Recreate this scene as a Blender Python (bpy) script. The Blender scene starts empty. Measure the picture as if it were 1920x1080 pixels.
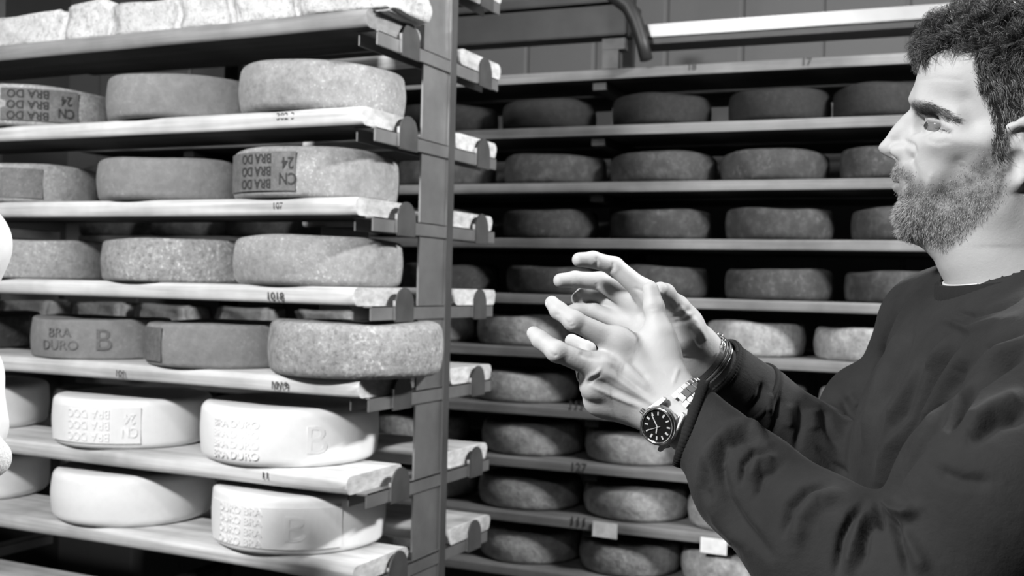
import bpy, bmesh, math, random
import numpy as np
from mathutils import Vector, Matrix

# ------------------------------------------------------------------ camera
FPX = 2039.7
YAW, PITCH, ROLL = math.radians(25.064), math.radians(.11), math.radians(1.375)
_f0 = np.array([-math.sin(YAW), math.cos(YAW), 0.]); _r0 = np.array([math.cos(YAW), math.sin(YAW), 0.]); _u0 = np.array([0, 0, 1.])
CW = math.cos(PITCH)*_f0 - math.sin(PITCH)*_u0
_up = math.cos(PITCH)*_u0 + math.sin(PITCH)*_f0
CR = math.cos(ROLL)*_r0 + math.sin(ROLL)*_up
CU = -math.sin(ROLL)*_r0 + math.cos(ROLL)*_up
CAM = np.array([0, 0, 1.5])
scn = bpy.context.scene
cd = bpy.data.cameras.new('camera'); cam = bpy.data.objects.new('camera', cd); scn.collection.objects.link(cam)
cd.sensor_width = 36; cd.lens = FPX/1920*36; cd.clip_start = .05; cd.clip_end = 50
cam.matrix_world = Matrix(((CR[0], CU[0], -CW[0], CAM[0]), (CR[1], CU[1], -CW[1], CAM[1]), (CR[2], CU[2], -CW[2], CAM[2]), (0, 0, 0, 1)))
cd.dof.use_dof = True; cd.dof.focus_distance = 1.05; cd.dof.aperture_fstop = 9.0
scn.camera = cam
# ------------------------------------------------------------------ world, lamps, exposure
world = bpy.data.worlds.new('cellar_air'); scn.world = world; world.use_nodes = True
world.node_tree.nodes['Background'].inputs[0].default_value = (.8, .8, .8, 1)
world.node_tree.nodes['Background'].inputs[1].default_value = .0
def area(name, loc, target, size, size_y, power):
    l = bpy.data.lights.new(name, 'AREA'); l.shape = 'RECTANGLE'; l.size = size; l.size_y = size_y; l.energy = power; l.color = (1, 1, 1)
    o = bpy.data.objects.new(name, l); scn.collection.objects.link(o); o.location = loc
    d = Vector(target)-Vector(loc); o.rotation_euler = d.to_track_quat('-Z', 'Y').to_euler(); return o
area('aisle_lamp', (-1.15, -.65, 2.68), (-.8, 1.6, 1.3), .30, .16, 108)
area('end_lamp', (.85, 2.0, 2.68), (-1., 1.85, 1.4), .5, .16, 78)
area('middle_lamp', (-.30, .30, 2.74), (-.4, .9, 1.2), .40, .14, 8)
scn.view_settings.view_transform = 'Standard'; scn.view_settings.look = 'None'
scn.view_settings.exposure = 0.0; scn.view_settings.gamma = 1.0; scn.view_settings.use_curve_mapping = False

# ------------------------------------------------------------------ helpers
COL = scn.collection
def ray(x, y): return CW + (x-960)/FPX*CR - (y-540)/FPX*CU
def atY(x, y, Y):
    d = ray(x, y); return CAM + d*(Y/d[1])
def atD(x, y, D): return CAM + ray(x, y)*D
KY = math.radians(2.65)
def atK(x, y, Y0):                       # on the back rack's plane Y = Y0 + tan(KY) X
    d = ray(x, y); t = Y0/(d[1]-math.tan(KY)*d[0]); return CAM + d*t

def tag(o, label=None, cat=None, group=None, kind=None):
    if label: o['label'] = label
    if cat: o['category'] = cat
    if group: o['group'] = group
    if kind: o['kind'] = kind
    return o
def empty(name, loc=(0, 0, 0), rz=0):
    o = bpy.data.objects.new(name, None); COL.objects.link(o); o.location = loc; o.rotation_euler = (0, 0, rz); o.empty_display_size = .05; return o
def mesh_obj(name, verts, faces, mat, parent=None, smooth=False, loc=None):
    me = bpy.data.meshes.new(name); me.from_pydata([tuple(map(float, v)) for v in verts], [], [tuple(map(int, f)) for f in faces]); me.update()
    if smooth: me.polygons.foreach_set('use_smooth', [True]*len(me.polygons))
    if mat: me.materials.append(mat)
    o = bpy.data.objects.new(name, me); COL.objects.link(o)
    if parent: o.parent = parent
    if loc is not None: o.location = loc
    return o
def np_obj(name, V, Fq, mat, parent=None, smooth=True, loc=None):
    """fast mesh from numpy arrays (V n x 3, Fq m x k)"""
    me = bpy.data.meshes.new(name); V = np.asarray(V, np.float32); Fq = np.asarray(Fq, np.int32); k = Fq.shape[1]
    me.vertices.add(len(V)); me.vertices.foreach_set('co', V.ravel())
    me.loops.add(Fq.size); me.loops.foreach_set('vertex_index', Fq.ravel())
    me.polygons.add(len(Fq)); me.polygons.foreach_set('loop_start', np.arange(0, Fq.size, k, dtype=np.int32))
    if smooth: me.polygons.foreach_set('use_smooth', np.ones(len(Fq), bool))
    me.update(calc_edges=True); me.validate()
    if mat: me.materials.append(mat)
    o = bpy.data.objects.new(name, me); COL.objects.link(o)
    if parent: o.parent = parent
    if loc is not None: o.location = loc
    return o
class MB:
    def __init__(s): s.v = []; s.f = []
    def box(s, a, b, bev=0):
        (x0, y0, z0), (x1, y1, z1) = a, b; n = len(s.v)
        s.v += [(x0, y0, z0), (x1, y0, z0), (x1, y1, z0), (x0, y1, z0), (x0, y0, z1), (x1, y0, z1), (x1, y1, z1), (x0, y1, z1)]
        s.f += [[n+i for i in q] for q in ((0, 3, 2, 1), (4, 5, 6, 7), (0, 1, 5, 4), (1, 2, 6, 5), (2, 3, 7, 6), (3, 0, 4, 7))]; return s
    def tube(s, pts, r, seg=12, cap=True):
        pts = [Vector(p) for p in pts]; n0 = len(s.v); rs = r if isinstance(r, (list, tuple)) else [r]*len(pts)
        t = (pts[1]-pts[0]).normalized(); a = t.orthogonal().normalized()
        for i, p in enumerate(pts):
            t = (pts[min(i+1, len(pts)-1)]-pts[max(i-1, 0)]).normalized(); a = (a-t*a.dot(t)).normalized(); b = t.cross(a)
            for k in range(seg):
                an = 2*math.pi*k/seg; s.v.append(tuple(p+(a*math.cos(an)+b*math.sin(an))*rs[i]))
        for i in range(len(pts)-1):
            for k in range(seg):
                s.f.append([n0+i*seg+k, n0+i*seg+(k+1) % seg, n0+(i+1)*seg+(k+1) % seg, n0+(i+1)*seg+k])
        if cap: s.f.append([n0+k for k in range(seg)][::-1]); s.f.append([n0+(len(pts)-1)*seg+k for k in range(seg)])
        return s
    def prism(s, poly, h0, h1, fn=lambda a, b, h: (a, b, h)):
        n = len(s.v); m = len(poly)
        for h in (h0, h1): s.v += [fn(a, b, h) for a, b in poly]
        s.f.append([n+i for i in range(m)][::-1]); s.f.append([n+m+i for i in range(m)])
        for i in range(m): s.f.append([n+i, n+(i+1) % m, n+m+(i+1) % m, n+m+i])
        return s
    def build(s, name, mat, parent=None, bevel=0, smooth=False, loc=None, seg=2):
        o = mesh_obj(name, s.v, s.f, mat, parent, smooth, loc)
        bm = bmesh.new(); bm.from_mesh(o.data); bmesh.ops.recalc_face_normals(bm, faces=bm.faces)
        if bevel: bmesh.ops.bevel(bm, geom=[e for e in bm.edges if e.calc_face_angle(0) > .5], offset=bevel, segments=seg, affect='EDGES', clamp_overlap=True)
        bm.to_mesh(o.data); bm.free()
        return o

# ------------------------------------------------------------------ materials
class NT:
    def __init__(s, name):
        s.m = bpy.data.materials.new(name); s.m.use_nodes = True; s.t = s.m.node_tree; s.b = s.t.nodes['Principled BSDF']
    def n(s, ty, **kw):
        x = s.t.nodes.new(ty)
        for k, v in kw.items():
            if k in x.inputs: x.inputs[k].default_value = v
            else: setattr(x, k, v)
        return x
    def l(s, a, b): s.t.links.new(a, b)
    def ramp(s, fac, stops):
        r = s.n('ShaderNodeValToRGB'); s.l(fac, r.inputs[0]); e = r.color_ramp.elements
        while len(e) < len(stops): e.new(.5)
        for q, (p, c) in zip(e, stops): q.position = p; q.color = (c, c, c, 1)
        return r.outputs[0]
    def mix(s, a, b, fac, mode='MIX'):
        x = s.n('ShaderNodeMix', data_type='RGBA', blend_type=mode)
        for so, v in ((x.inputs[0], fac), (x.inputs[6], a), (x.inputs[7], b)):
            if hasattr(v, 'links'): s.l(v, so)
            elif isinstance(v, (int, float)): so.default_value = v if so.type == 'VALUE' else (v, v, v, 1)
        return x.outputs[2]
    def coord(s, scale=(1, 1, 1), rnd=True, kind='Object'):
        tc = s.n('ShaderNodeTexCoord'); mp = s.n('ShaderNodeMapping'); mp.inputs['Scale'].default_value = scale; s.l(tc.outputs[kind], mp.inputs[0])
        if rnd:
            oi = s.n('ShaderNodeObjectInfo'); mu = s.n('ShaderNodeMath', operation='MULTIPLY'); mu.inputs[1].default_value = 37.; s.l(oi.outputs['Random'], mu.inputs[0])
            cb = s.n('ShaderNodeCombineXYZ'); s.l(mu.outputs[0], cb.inputs[0]); s.l(mu.outputs[0], cb.inputs[1]); s.l(cb.outputs[0], mp.inputs['Location'])
        return mp.outputs[0]
    def noise(s, vec, scale, detail=4, rough=.55):
        x = s.n('ShaderNodeTexNoise', Scale=scale, Detail=detail, Roughness=rough); s.l(vec, x.inputs['Vector']); return x.outputs['Fac']
    def bump(s, h, dist, strength=1., prev=None):
        x = s.n('ShaderNodeBump', Strength=strength, Distance=dist); s.l(h, x.inputs['Height'])
        if prev: s.l(prev, x.inputs['Normal'])
        s.l(x.outputs[0], s.b.inputs['Normal']); return x.outputs[0]
    def fin(s, col, rough=.7, metal=0., spec=.5):
        if hasattr(col, 'links'): s.l(col, s.b.inputs['Base Color'])
        else: s.b.inputs['Base Color'].default_value = (col, col, col, 1)
        s.b.inputs['Roughness'].default_value = rough; s.b.inputs['Metallic'].default_value = metal
        s.b.inputs['Specular IOR Level'].default_value = spec; return s.m
def m_cheese(name, lo, mid, hi, spots=0., scale=1., bump=.0012, veins=0.):
    t = NT(name); c = t.coord()
    n1 = t.noise(c, 8*scale, 6, .6); n2 = t.noise(c, 170*scale, 4, .7); n3 = t.noise(c, 75*scale, 6, .75)
    a = t.ramp(n3, [(.3, lo), (.5, mid), (.72, hi)]); b = t.ramp(n1, [(.3, lo), (.55, mid), (.75, hi)])
    col = t.mix(a, b, .45)
    if spots:
        sp = t.ramp(n2, [(.56, 0.), (.66, 1.)]); amt = t.n('ShaderNodeMath', operation='MULTIPLY'); amt.inputs[1].default_value = spots
        rg = t.ramp(n1, [(.42, 0.), (.6, 1.)]); mm = t.n('ShaderNodeMath', operation='MULTIPLY'); t.l(sp, mm.inputs[0]); t.l(rg, mm.inputs[1]); t.l(mm.outputs[0], amt.inputs[0])
        col = t.mix(col, min(.95, hi*1.5+.1), amt.outputs[0])
    if veins:
        dk = t.ramp(n2, [(.34, 1.), (.46, 0.)]); amt = t.n('ShaderNodeMath', operation='MULTIPLY'); amt.inputs[1].default_value = veins; t.l(dk, amt.inputs[0])
        col = t.mix(col, lo*.45, amt.outputs[0])
    p = t.bump(n3, bump*1.4, .8); t.bump(n2, bump*.7, .8, p)
    return t.fin(col, .75, 0, .25)
def m_wood(name, lo, hi, sx=1.5, rough=.75, bump=.0006, stain=0.):
    t = NT(name); c = t.coord((sx, 26, 60)); n1 = t.noise(c, 1.6, 6, .6); c2 = t.coord((1, 1, 1)); n2 = t.noise(c2, 5, 4)
    col = t.ramp(n1, [(.3, lo), (.65, hi)]); k = t.ramp(n2, [(.30, .60), (.60, 1.)]); col = t.mix(col, k, 1., 'MULTIPLY')
    t.bump(n1, bump); return t.fin(col, rough, 0, .3)
def m_plain(name, v, rough=.6, metal=0., spec=.5, var=0., sc=20, bump=0.):
    t = NT(name)
    if var or bump:
        c = t.coord(); n = t.noise(c, sc, 5, .6); col = t.ramp(n, [(.3, max(0, v*(1-var))), (.7, v*(1+var))])
        if bump: t.bump(n, bump)
        return t.fin(col, rough, metal, spec)
    return t.fin(v, rough, metal, spec)
M = dict(
    aged=m_cheese('aged_rind', .15, .27, .42, .55, 1.), aged2=m_cheese('aged_rind_pale', .17, .32, .47, .6, 1., veins=.3), smooth=m_cheese('smooth_rind', .15, .21, .29, .30, .7),
    mott=m_cheese('mottled_rind', .14, .30, .50, .8, .8, .002, .5), plate=m_cheese('stamp_plate_rind', .08, .14, .24, .3, 1.4),
    white=m_cheese('fresh_white_rind', .70, .77, .81, 0, .5, .0003), ink=m_plain('stamp_ink', .025, .8), emb=m_cheese('embossed_white', .68, .75, .79, 0, .5, .0002),
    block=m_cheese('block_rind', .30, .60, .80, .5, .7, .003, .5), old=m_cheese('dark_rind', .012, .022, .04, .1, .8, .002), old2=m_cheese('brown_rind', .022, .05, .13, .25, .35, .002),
    toma=m_cheese('grey_bloom_rind', .13, .36, .66, .3, .35, .005, .3), wood=m_wood('pale_board_wood', .42, .72), wood_grey=m_wood('weathered_board_wood', .22, .34), woodb=m_wood('back_board_wood', .17, .27), under=m_wood('shade_tinted_underside_wood', .03, .06),
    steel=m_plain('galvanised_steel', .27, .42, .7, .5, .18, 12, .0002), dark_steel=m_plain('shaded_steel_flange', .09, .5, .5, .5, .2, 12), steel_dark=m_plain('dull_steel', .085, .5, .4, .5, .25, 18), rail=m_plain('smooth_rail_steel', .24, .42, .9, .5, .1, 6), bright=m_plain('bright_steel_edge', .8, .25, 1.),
    dark=m_plain('dark_painted_metal', .03, .5, .2, .5, .3, 10), darkwall=m_plain('dark_cellar_wall', .06, .8, 0, .3, .1, 3), wall=m_plain('pale_cellar_panel', .13, .6, 0, .4, .06, 3), floor=m_plain('wet_concrete', .025, .45, 0, .5, .3, 6, .001), ceil=m_plain('cellar_ceiling', .06, .7, 0, .4, .05, 3),
    paper=m_plain('paper_tag', .85, .8, 0, .2, .15, 40), number=m_plain('number_ink', .05, .8))

# ------------------------------------------------------------------ the room
def struct(name, o): o.name = name; tag(o, kind='structure'); return o
struct('floor', MB().box((-4.2, -2.6, -.1), (3.4, 4.0, 0)).build('floor', M['floor']))
struct('ceiling', MB().box((-4.2, -2.6, 2.85), (3.4, 4.0, 2.95)).build('ceiling', M['ceil']))
struct('wall_left', MB().box((-4.3, -2.6, 0), (-4.2, 4.0, 2.85)).build('wall_left', M['darkwall']))
struct('wall_right', MB().box((3.4, -2.6, 0), (3.5, 4.0, 2.85)).build('wall_right', M['darkwall']))
struct('wall_front', MB().box((-4.3, -2.7, 0), (3.5, -2.6, 2.85)).build('wall_front', M['darkwall']))
wb = struct('wall_back', MB().box((-4.3, 3.86, 0), (3.5, 4.0, 2.85)).build('wall_back', M['wall']))
for i in range(26):                      # ribbed insulated panels on the back wall
    x = -4.0+i*.28
    o = MB().prism([(x+.003, 3.858), (x+.010, 3.853), (x+.267, 3.853), (x+.274, 3.858)], 0, 2.85).build('panel', M['wall'], wb)

# ------------------------------------------------------------------ left rack
YF, YB, YR0, YR, TH, XE = 1.617, 1.807, 1.955, 2.150, .033, -1.047
ZL = [1.983, 1.8111, 1.6509, 1.4907, 1.3274, 1.155, .9985, .835, .665, .49, .32]
rack = empty('cheese_rack', (XE, 1.88, 0)); tag(rack, 'steel cheese rack on the left with cantilever arms carrying wooden boards', 'rack', 'steel ageing racks')
rack['label'] = 'near steel cheese rack on the left, its post and arms facing the aisle'; del rack['group']
def rel(o, root):
    o.matrix_parent_inverse = Matrix.Identity(4)
    for v in o.data.vertices: v.co -= Vector(root.location)
    return o
XP = XE-.004                              # web face of the end post
def add_post(root, x, m=M['steel']):
    rel(MB().box((x-.004, 1.822, 0), (x, 1.921, 2.75)).build('post_web', m, root), root)
    rel(MB().box((x-.004, 1.921, 0), (x+.006, 1.946, 2.75)).build('post_flange', M['dark_steel'], root, .0006), root)
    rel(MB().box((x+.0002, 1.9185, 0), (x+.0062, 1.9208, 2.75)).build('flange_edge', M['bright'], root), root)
def halfdisc(y, z, x, r, h, n=14):
    poly = [(y-r, z)]+[(y-r*math.cos(math.pi*k/n), z+h*math.sin(math.pi*k/n)) for k in range(0, n+1)]+[(y+r, z)]
    poly = [(y-r, z-.03)]+poly[1:-1]+[(y+r, z-.03)]
    return MB().prism(poly, x, x+.004, lambda a, b, hh: (hh, a, b))
def add_arm(root, x, z, tabs=True):
    # channel 4 cm wide, 2.2 cm high, open underneath, front to back; its right side plate flush with the board ends
    zt = z-TH; zb = zt-.026; a = x-.040
    rel(MB().box((a, 1.648, zt-.003), (x+.001, 2.14, zt)).box((a, 1.648, zb), (a+.003, 2.14, zt)).box((x-.003, 1.648, zb), (x+.001, 2.14, zt)).build('arm', M['steel'], root, .0008), root)
    rel(MB().box((a-.003, 1.6465, zt-.003), (x+.003, 1.6485, zt+.0005)).build('arm_lip', M['steel'], root), root)
    if tabs:
        for y in (1.757, 2.070):
            o = rel(halfdisc(y, zt, x+.002, .033 if y < 1.9 else .030, .034).build('stop_tab', M['steel_dark'], root, .0006), root)
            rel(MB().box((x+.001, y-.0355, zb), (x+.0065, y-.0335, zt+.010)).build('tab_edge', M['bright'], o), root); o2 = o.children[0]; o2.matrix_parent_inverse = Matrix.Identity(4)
add_post(rack, XP)
for z in ZL: add_arm(rack, XE, z)
for xx in (-1.40, -2.35, -3.6):
    if xx < -2: add_post(rack, xx)
    for z in ZL:
        if xx < -2: add_arm(rack, xx, z, False)
        else: rel(MB().box((xx, 1.95, z-TH-.02), (xx+.03, 2.14, z-TH)).build('arm', M['dark_steel'], rack), rack)
rel(MB().box((-3.7, 1.83, 0), (XP-.05, 1.93, .05)).build('base_beam', M['steel_dark'], rack), rack)

def board(name, x0, x1, y0, y1, z, mat, th=TH, seed=0, rnd=.0135, ang=0., wav=.0015):
    """a plank along X with rounded long edges, slightly bowed and uneven; z = top"""
    rng = random.Random(seed); n = 44; prof = []
    w = y1-y0
    for cy, cz, a0 in ((rnd, -rnd, 90), (rnd, -th+rnd*.8, 180), (w-rnd, -th+rnd*.8, 270), (w-rnd, -rnd, 0)):
        rr = rnd if cz == -rnd else rnd*.8
        for k in range(5):
            a = math.radians(a0+k*22.5) if True else 0
            prof.append((cy+rr*math.cos(a), cz+rr*math.sin(a)))
    ph = [rng.uniform(0, 6.28) for _ in range(4)]
    V = []; F = []; m = len(prof)
    for i in range(n+1):
        t = i/n; x = x0+(x1-x0)*t; dy = wav*(math.sin(x*7+ph[0])+.6*math.sin(x*17+ph[1])); dz = wav*.3*math.sin(x*5+ph[2])
        for (a, b) in prof: V.append((x, y0+a+(dy if a < w/2 else dy*.3), z+b+(dz if b < -th/2 else 0)))
    for i in range(n):
        for k in range(m): F.append((i*m+k, i*m+(k+1) % m, (i+1)*m+(k+1) % m, (i+1)*m+k))
    c0 = len(V); V.append((x0, (y0+y1)/2, z-th/2)); V.append((x1, (y0+y1)/2, z-th/2))
    for k in range(m): F.append((c0, (k+1) % m, k)); F.append((c0+1, n*m+k, n*m+(k+1) % m))
    o = mesh_obj(name, V, F, mat)
    bm = bmesh.new(); bm.from_mesh(o.data); bmesh.ops.recalc_face_normals(bm, faces=bm.faces)
    for f in bm.faces:
        f.smooth = abs(f.normal.x) < .8
        if f.normal.z < -.93: f.material_index = 1  # bottom faces get a darker wood: underside shade put into the colour
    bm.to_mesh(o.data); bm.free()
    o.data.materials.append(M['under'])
    if ang: o.rotation_euler.z = ang
    return o
ORD = ['topmost', 'second', 'third', 'fourth', 'fifth', 'sixth', 'seventh', 'eighth', 'ninth', 'tenth', 'eleventh']
XEND = [-.003, -.008, -.016, -.016, -.006, -.022, -.004, 0, 0, 0, 0]
LB = []
for i, z in enumerate(ZL[:8]):
    m = M['wood_grey'] if i == 0 else M['wood']
    xe = XE+XEND[i]
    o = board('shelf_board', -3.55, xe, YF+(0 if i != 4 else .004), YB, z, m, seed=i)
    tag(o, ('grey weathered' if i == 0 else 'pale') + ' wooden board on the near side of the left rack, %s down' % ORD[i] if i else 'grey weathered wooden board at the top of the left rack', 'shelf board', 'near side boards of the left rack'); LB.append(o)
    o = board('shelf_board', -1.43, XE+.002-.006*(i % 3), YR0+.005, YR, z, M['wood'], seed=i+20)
    tag(o, 'short board end right of the steel post, %s down on the far side' % ORD[i], 'shelf board', 'far side boards of the left rack')
# the board that juts out of the top edge of the frame
o = board('shelf_board', -3.5, XE+.0, YR0+.005, YR, ZL[0]+.167, M['wood'], seed=50); tag(o, 'board end cut by the top of the picture, right of the steel post', 'shelf board', 'far side boards of the left rack')
add_arm(rack, XE, ZL[0]+.167)

# ------------------------------------------------------------------ wheels
def wheel_mesh(name, R, h, rr, seed, bulge=.003, dent=.0025, seg=88, taper=0.):
    rng = np.random.RandomState(seed); prof = []
    prof += [(0, 0), (R*.55, 0), (R-rr, 0)]
    for k in range(1, 6): a = -math.pi/2+k*math.pi/10; prof.append((R-rr+rr*math.cos(a), rr+rr*math.sin(a)))
    for t in np.linspace(0, 1, 8)[1:-1]: prof.append((R+bulge*math.sin(math.pi*t), rr+(h-2*rr)*t))
    for k in range(0, 5): a = k*math.pi/10; prof.append((R-rr+rr*math.cos(a), h-rr+rr*math.sin(a)))
    prof += [(R-rr, h), (R*.55, h-.001), (0, h-.002)]
    P = np.array(prof); A = np.arange(seg)*2*np.pi/seg
    V = []; 
    for j, (r, z) in enumerate(P):
        if j in (0, len(P)-1): V.append(np.array([[0, 0, z]])); continue
        d = np.zeros(seg)
        for q in range(2, 7):
            d += np.sin(q*A+rng.uniform(0, 6.28)+z*25*rng.uniform(-1, 1))*dent/q*rng.uniform(.4, 1.)
        zz = z+(np.sin(2*A+seed)*dent*.8+np.sin(5*A+seed*2)*dent*.3)*(z/h)**2
        rj = r*(1+taper*(z/h-.5))+d*(1 if r > R*.8 else .2)
        V.append(np.stack([rj*np.cos(A), rj*np.sin(A), zz], 1))
        rng = np.random.RandomState(seed)
    V = np.concatenate(V); F = []; n = len(P); base = lambda j: 1+(j-1)*seg
    for j in range(1, n-2):
        for k in range(seg): F.append((base(j)+k, base(j)+(k+1) % seg, base(j+1)+(k+1) % seg, base(j+1)+k))
    last = len(V)-1
    for k in range(seg):
        F.append((0, base(1)+(k+1) % seg, base(1)+k)); F.append((last, base(n-2)+k, base(n-2)+(k+1) % seg))
    me = bpy.data.meshes.new(name); me.from_pydata(V.tolist(), [], F); me.polygons.foreach_set('use_smooth', [True]*len(me.polygons)); me.update(); return me
def left_center(xl, y, R, front):
    a = ray(xl, y); al = math.atan2(a[0], a[1]); Yc = front+R; lo, hi = al, al+.5
    for _ in range(50):
        c = (lo+hi)/2; d = Yc/math.cos(c)
        if d*math.sin(c-al) < R: lo = c
        else: hi = c
    return math.tan(c)*Yc, Yc
def put_wheel(x, y, z, R, h, mat, label, group, seed, rr=.012, bulge=.003, dent=.0025, taper=0., me=None, rz=None):
    if me is None: me = wheel_mesh('cheese_round', R, h, rr, seed, bulge, dent, taper=taper); me.materials.append(mat)
    o = bpy.data.objects.new('cheese_round', me); COL.objects.link(o); o.location = (x, y, z)
    o.rotation_euler.z = (seed*1.7) % 6.28 if rz is None else rz
    return tag(o, label, 'cheese', group)

def text_mesh(txt, size, extrude=.0006, bold=0.):
    cu = bpy.data.curves.new('lettering', 'FONT'); cu.body = txt; cu.size = size; cu.extrude = extrude; cu.resolution_u = 3; cu.align_x = 'CENTER'; cu.space_line = .95; cu.offset = bold
    ob = bpy.data.objects.new('lettering', cu); COL.objects.link(ob); dg = bpy.context.evaluated_depsgraph_get(); dg.update()
    me = bpy.data.meshes.new_from_object(ob.evaluated_get(dg)); COL.objects.unlink(ob); bpy.data.objects.remove(ob); return me
def wrap(me, wheel, R, az, zc, flip=False, out=.0006, sx=1., sy=1.):
    """bend lettering round the wheel side; az measured from the aisle (-Y) towards +X, in world axes"""
    rz = wheel.rotation_euler.z; xs = [v.co.x for v in me.vertices]; ys = [v.co.y for v in me.vertices]; mx = (min(xs)+max(xs))/2; my = (min(ys)+max(ys))/2
    for v in me.vertices:
        x, y, e = (v.co.x-mx)*sx, (v.co.y-my)*sy, v.co.z
        if flip: x, y = -x, -y
        a = az+x/R-math.pi/2-rz; rad = R+out+e
        v.co = (rad*math.cos(a), rad*math.sin(a), zc+y)
    return me
def stamp(wheel, R, az, zc, txt, size, mat, flip=False, sx=1., sy=1., out=.003, bold=0., name='stamped_lettering', ex=.0006):
    me = wrap(text_mesh(txt, size, ex, bold), wheel, R, az, zc, flip, out, sx, sy); me.materials.append(mat)
    o = bpy.data.objects.new(name, me); COL.objects.link(o); o.parent = wheel; return o
def plate(wheel, R, a0, a1, z0, z1, mat, out=.0026, th=.0012, name='stamp_panel'):
    n = 24; V = []; F = []; rz = wheel.rotation_euler.z
    for i in range(n+1):
        a = a0+(a1-a0)*i/n-math.pi/2-rz
        for r, z in ((R+out-th, z0), (R+out, z0+.0005), (R+out, z1-.0005), (R+out-th, z1)): V.append((r*math.cos(a), r*math.sin(a), z))
    for i in range(n):
        for k in range(3): F.append((i*4+k, (i+1)*4+k, (i+1)*4+k+1, i*4+k+1))
    F.append((0, 1, 2, 3)); F.append((n*4+3, n*4+2, n*4+1, n*4))
    return mesh_obj(name, V, F, mat, wheel)

# rows on the near side: (board index, left pixel, y pixel, R, height, material, extra)
W = {}
def lw(key, bi, xl, ypx, R, h, mat, label, seed, front=1.600, **k):
    x, y = left_center(xl, ypx, R, front)
    W[key] = put_wheel(x, y, ZL[bi]+.0005, R, h, M[mat], label, 'wheels on board %d of the left rack' % (bi+1), seed, **k); W[key+'R'] = R; return W[key]
lw('2c', 1, 452, 170, .156, .091, 'aged', 'pale speckled cheese wheel nearest the post on the second board down', 3, rr=.016)
lw('2b', 1, 200, 190, .155, .087, 'smooth', 'smooth grey cheese wheel, middle of three on the second board down', 5, rr=.012)
lw('2a', 1, -63, 195, .155, .086, 'aged2', 'dark cheese wheel with stamped side on the second board, cut by left picture edge', 6, rr=.008)
lw('3c', 2, 440, 330, .156, .092, 'aged', 'pale cheese wheel stamped with upside down lettering on the third board down', 9, rr=.010)
lw('3b', 2, 183, 330, .155, .085, 'smooth', 'smooth grey cheese wheel, middle of three on the third board down', 10, rr=.014)
lw('3a', 2, -85, 330, .155, .082, 'aged2', 'mottled cheese wheel at the left end of the third board down', 12, rr=.008)
lw('4c', 3, 441, 500, .160, .091, 'aged', 'pale grey cheese wheel nearest the post on the fourth board down', 14, rr=.016)
lw('4b', 3, 192, 500, .155, .084, 'mott', 'heavily mottled cheese wheel, middle of three on the fourth board down', 17, rr=.010)
lw('4a', 3, -68, 500, .155, .083, 'aged2', 'blotchy grey cheese wheel at the left end of the fourth board down', 18, rr=.008)
lw('5d', 4, 503, 660, .163, .098, 'mott', 'large pale speckled cheese wheel overhanging the end of the fifth board down', 21, front=1.585, rr=.018)
lw('5c', 4, 273, 650, .150, .084, 'smooth', 'smooth dark cheese wheel with small stamped panel on the fifth board down', 22, rr=.010, front=1.607)
lw('5b', 4, 60, 640, .142, .083, 'smooth', 'dark cheese wheel with embossed lettering on the fifth board down', 23, rr=.006, front=1.625)
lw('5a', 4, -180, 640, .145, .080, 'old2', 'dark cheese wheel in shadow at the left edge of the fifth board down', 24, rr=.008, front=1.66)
lw('6c', 5, 376, 820, .172, .108, 'white', 'fresh white cheese wheel with embossed band nearest the post, sixth board down', 31, rr=.018, bulge=.002, dent=.001)
lw('6b', 5, 98, 800, .160, .098, 'white', 'fresh white cheese wheel with embossed panel, middle of the sixth board down', 32, rr=.014, bulge=.002, dent=.001)
lw('6a', 5, -190, 800, .155, .096, 'white', 'plain fresh white cheese wheel at the left edge of the sixth board down', 33, rr=.016, bulge=.002, dent=.001)
lw('7c', 6, 398, 980, .166, .108, 'white', 'fresh white cheese wheel with rim and embossed band nearest the post, seventh board down', 34, rr=.012, bulge=.002, dent=.001)
lw('7b', 6, 96, 950, .162, .102, 'white', 'plain fresh white cheese wheel, middle of the seventh board down', 35, rr=.018, bulge=.003, dent=.001)
lw('7a', 6, -190, 950, .155, .098, 'white', 'fresh white cheese wheel at the left edge of the seventh board down', 36, rr=.016, bulge=.002, dent=.001)
# stamps
rad = math.radians
def waz(key, px, py):                     # azimuth on the wheel's side seen at a pixel
    o = W[key]; R = W[key+'R']; d = ray(px, py); ox, oy = -o.location.x, -o.location.y
    A = d[0]**2+d[1]**2; B = 2*(d[0]*ox+d[1]*oy); c = ox*ox+oy*oy-R*R; D = max(B*B-4*A*c, 0); t = (-B-math.sqrt(D))/2/A
    return math.atan2(d[0]*t+ox, -(d[1]*t+oy))
P_ = M['plate']; E_ = M['emb']
k = '3c'; plate(W[k], .156, waz(k, 441, 320), waz(k, 555, 320), .010, .082, P_, .0042)
stamp(W[k], .156, waz(k, 481, 320), .046, 'BRA DO\nBRA DO\nBRA DO', .0255, M['ink'], True, .80, .95, .0046, .0005)
stamp(W[k], .156, waz(k, 541, 320), .046, 'CN\n24', .030, M['ink'], True, .75, 1., .0046, .0005)
k = '2a'; plate(W[k], .155, waz(k, 3, 190), waz(k, 145, 190), .010, .078, P_, .0042)
stamp(W[k], .155, waz(k, 52, 190), .043, 'BRA DO\nBRA DO\nBRA DO', .025, M['ink'], True, .9, .95, .0046, .0005)
stamp(W[k], .155, waz(k, 124, 190), .043, 'CN\n24', .028, M['ink'], True, .8, 1., .0046, .0005)
k = '3a'; plate(W[k], .155, waz(k, 1, 330), waz(k, 80, 330), .009, .072, P_, .0046)
k = '5b'; stamp(W[k], .142, waz(k, 112, 640), .042, 'BRA\nDURO', .030, P_, False, 1., .9, .0034)
stamp(W[k], .142, waz(k, 195, 640), .042, 'B', .062, P_, False, 1., 1., .0034)
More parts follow.
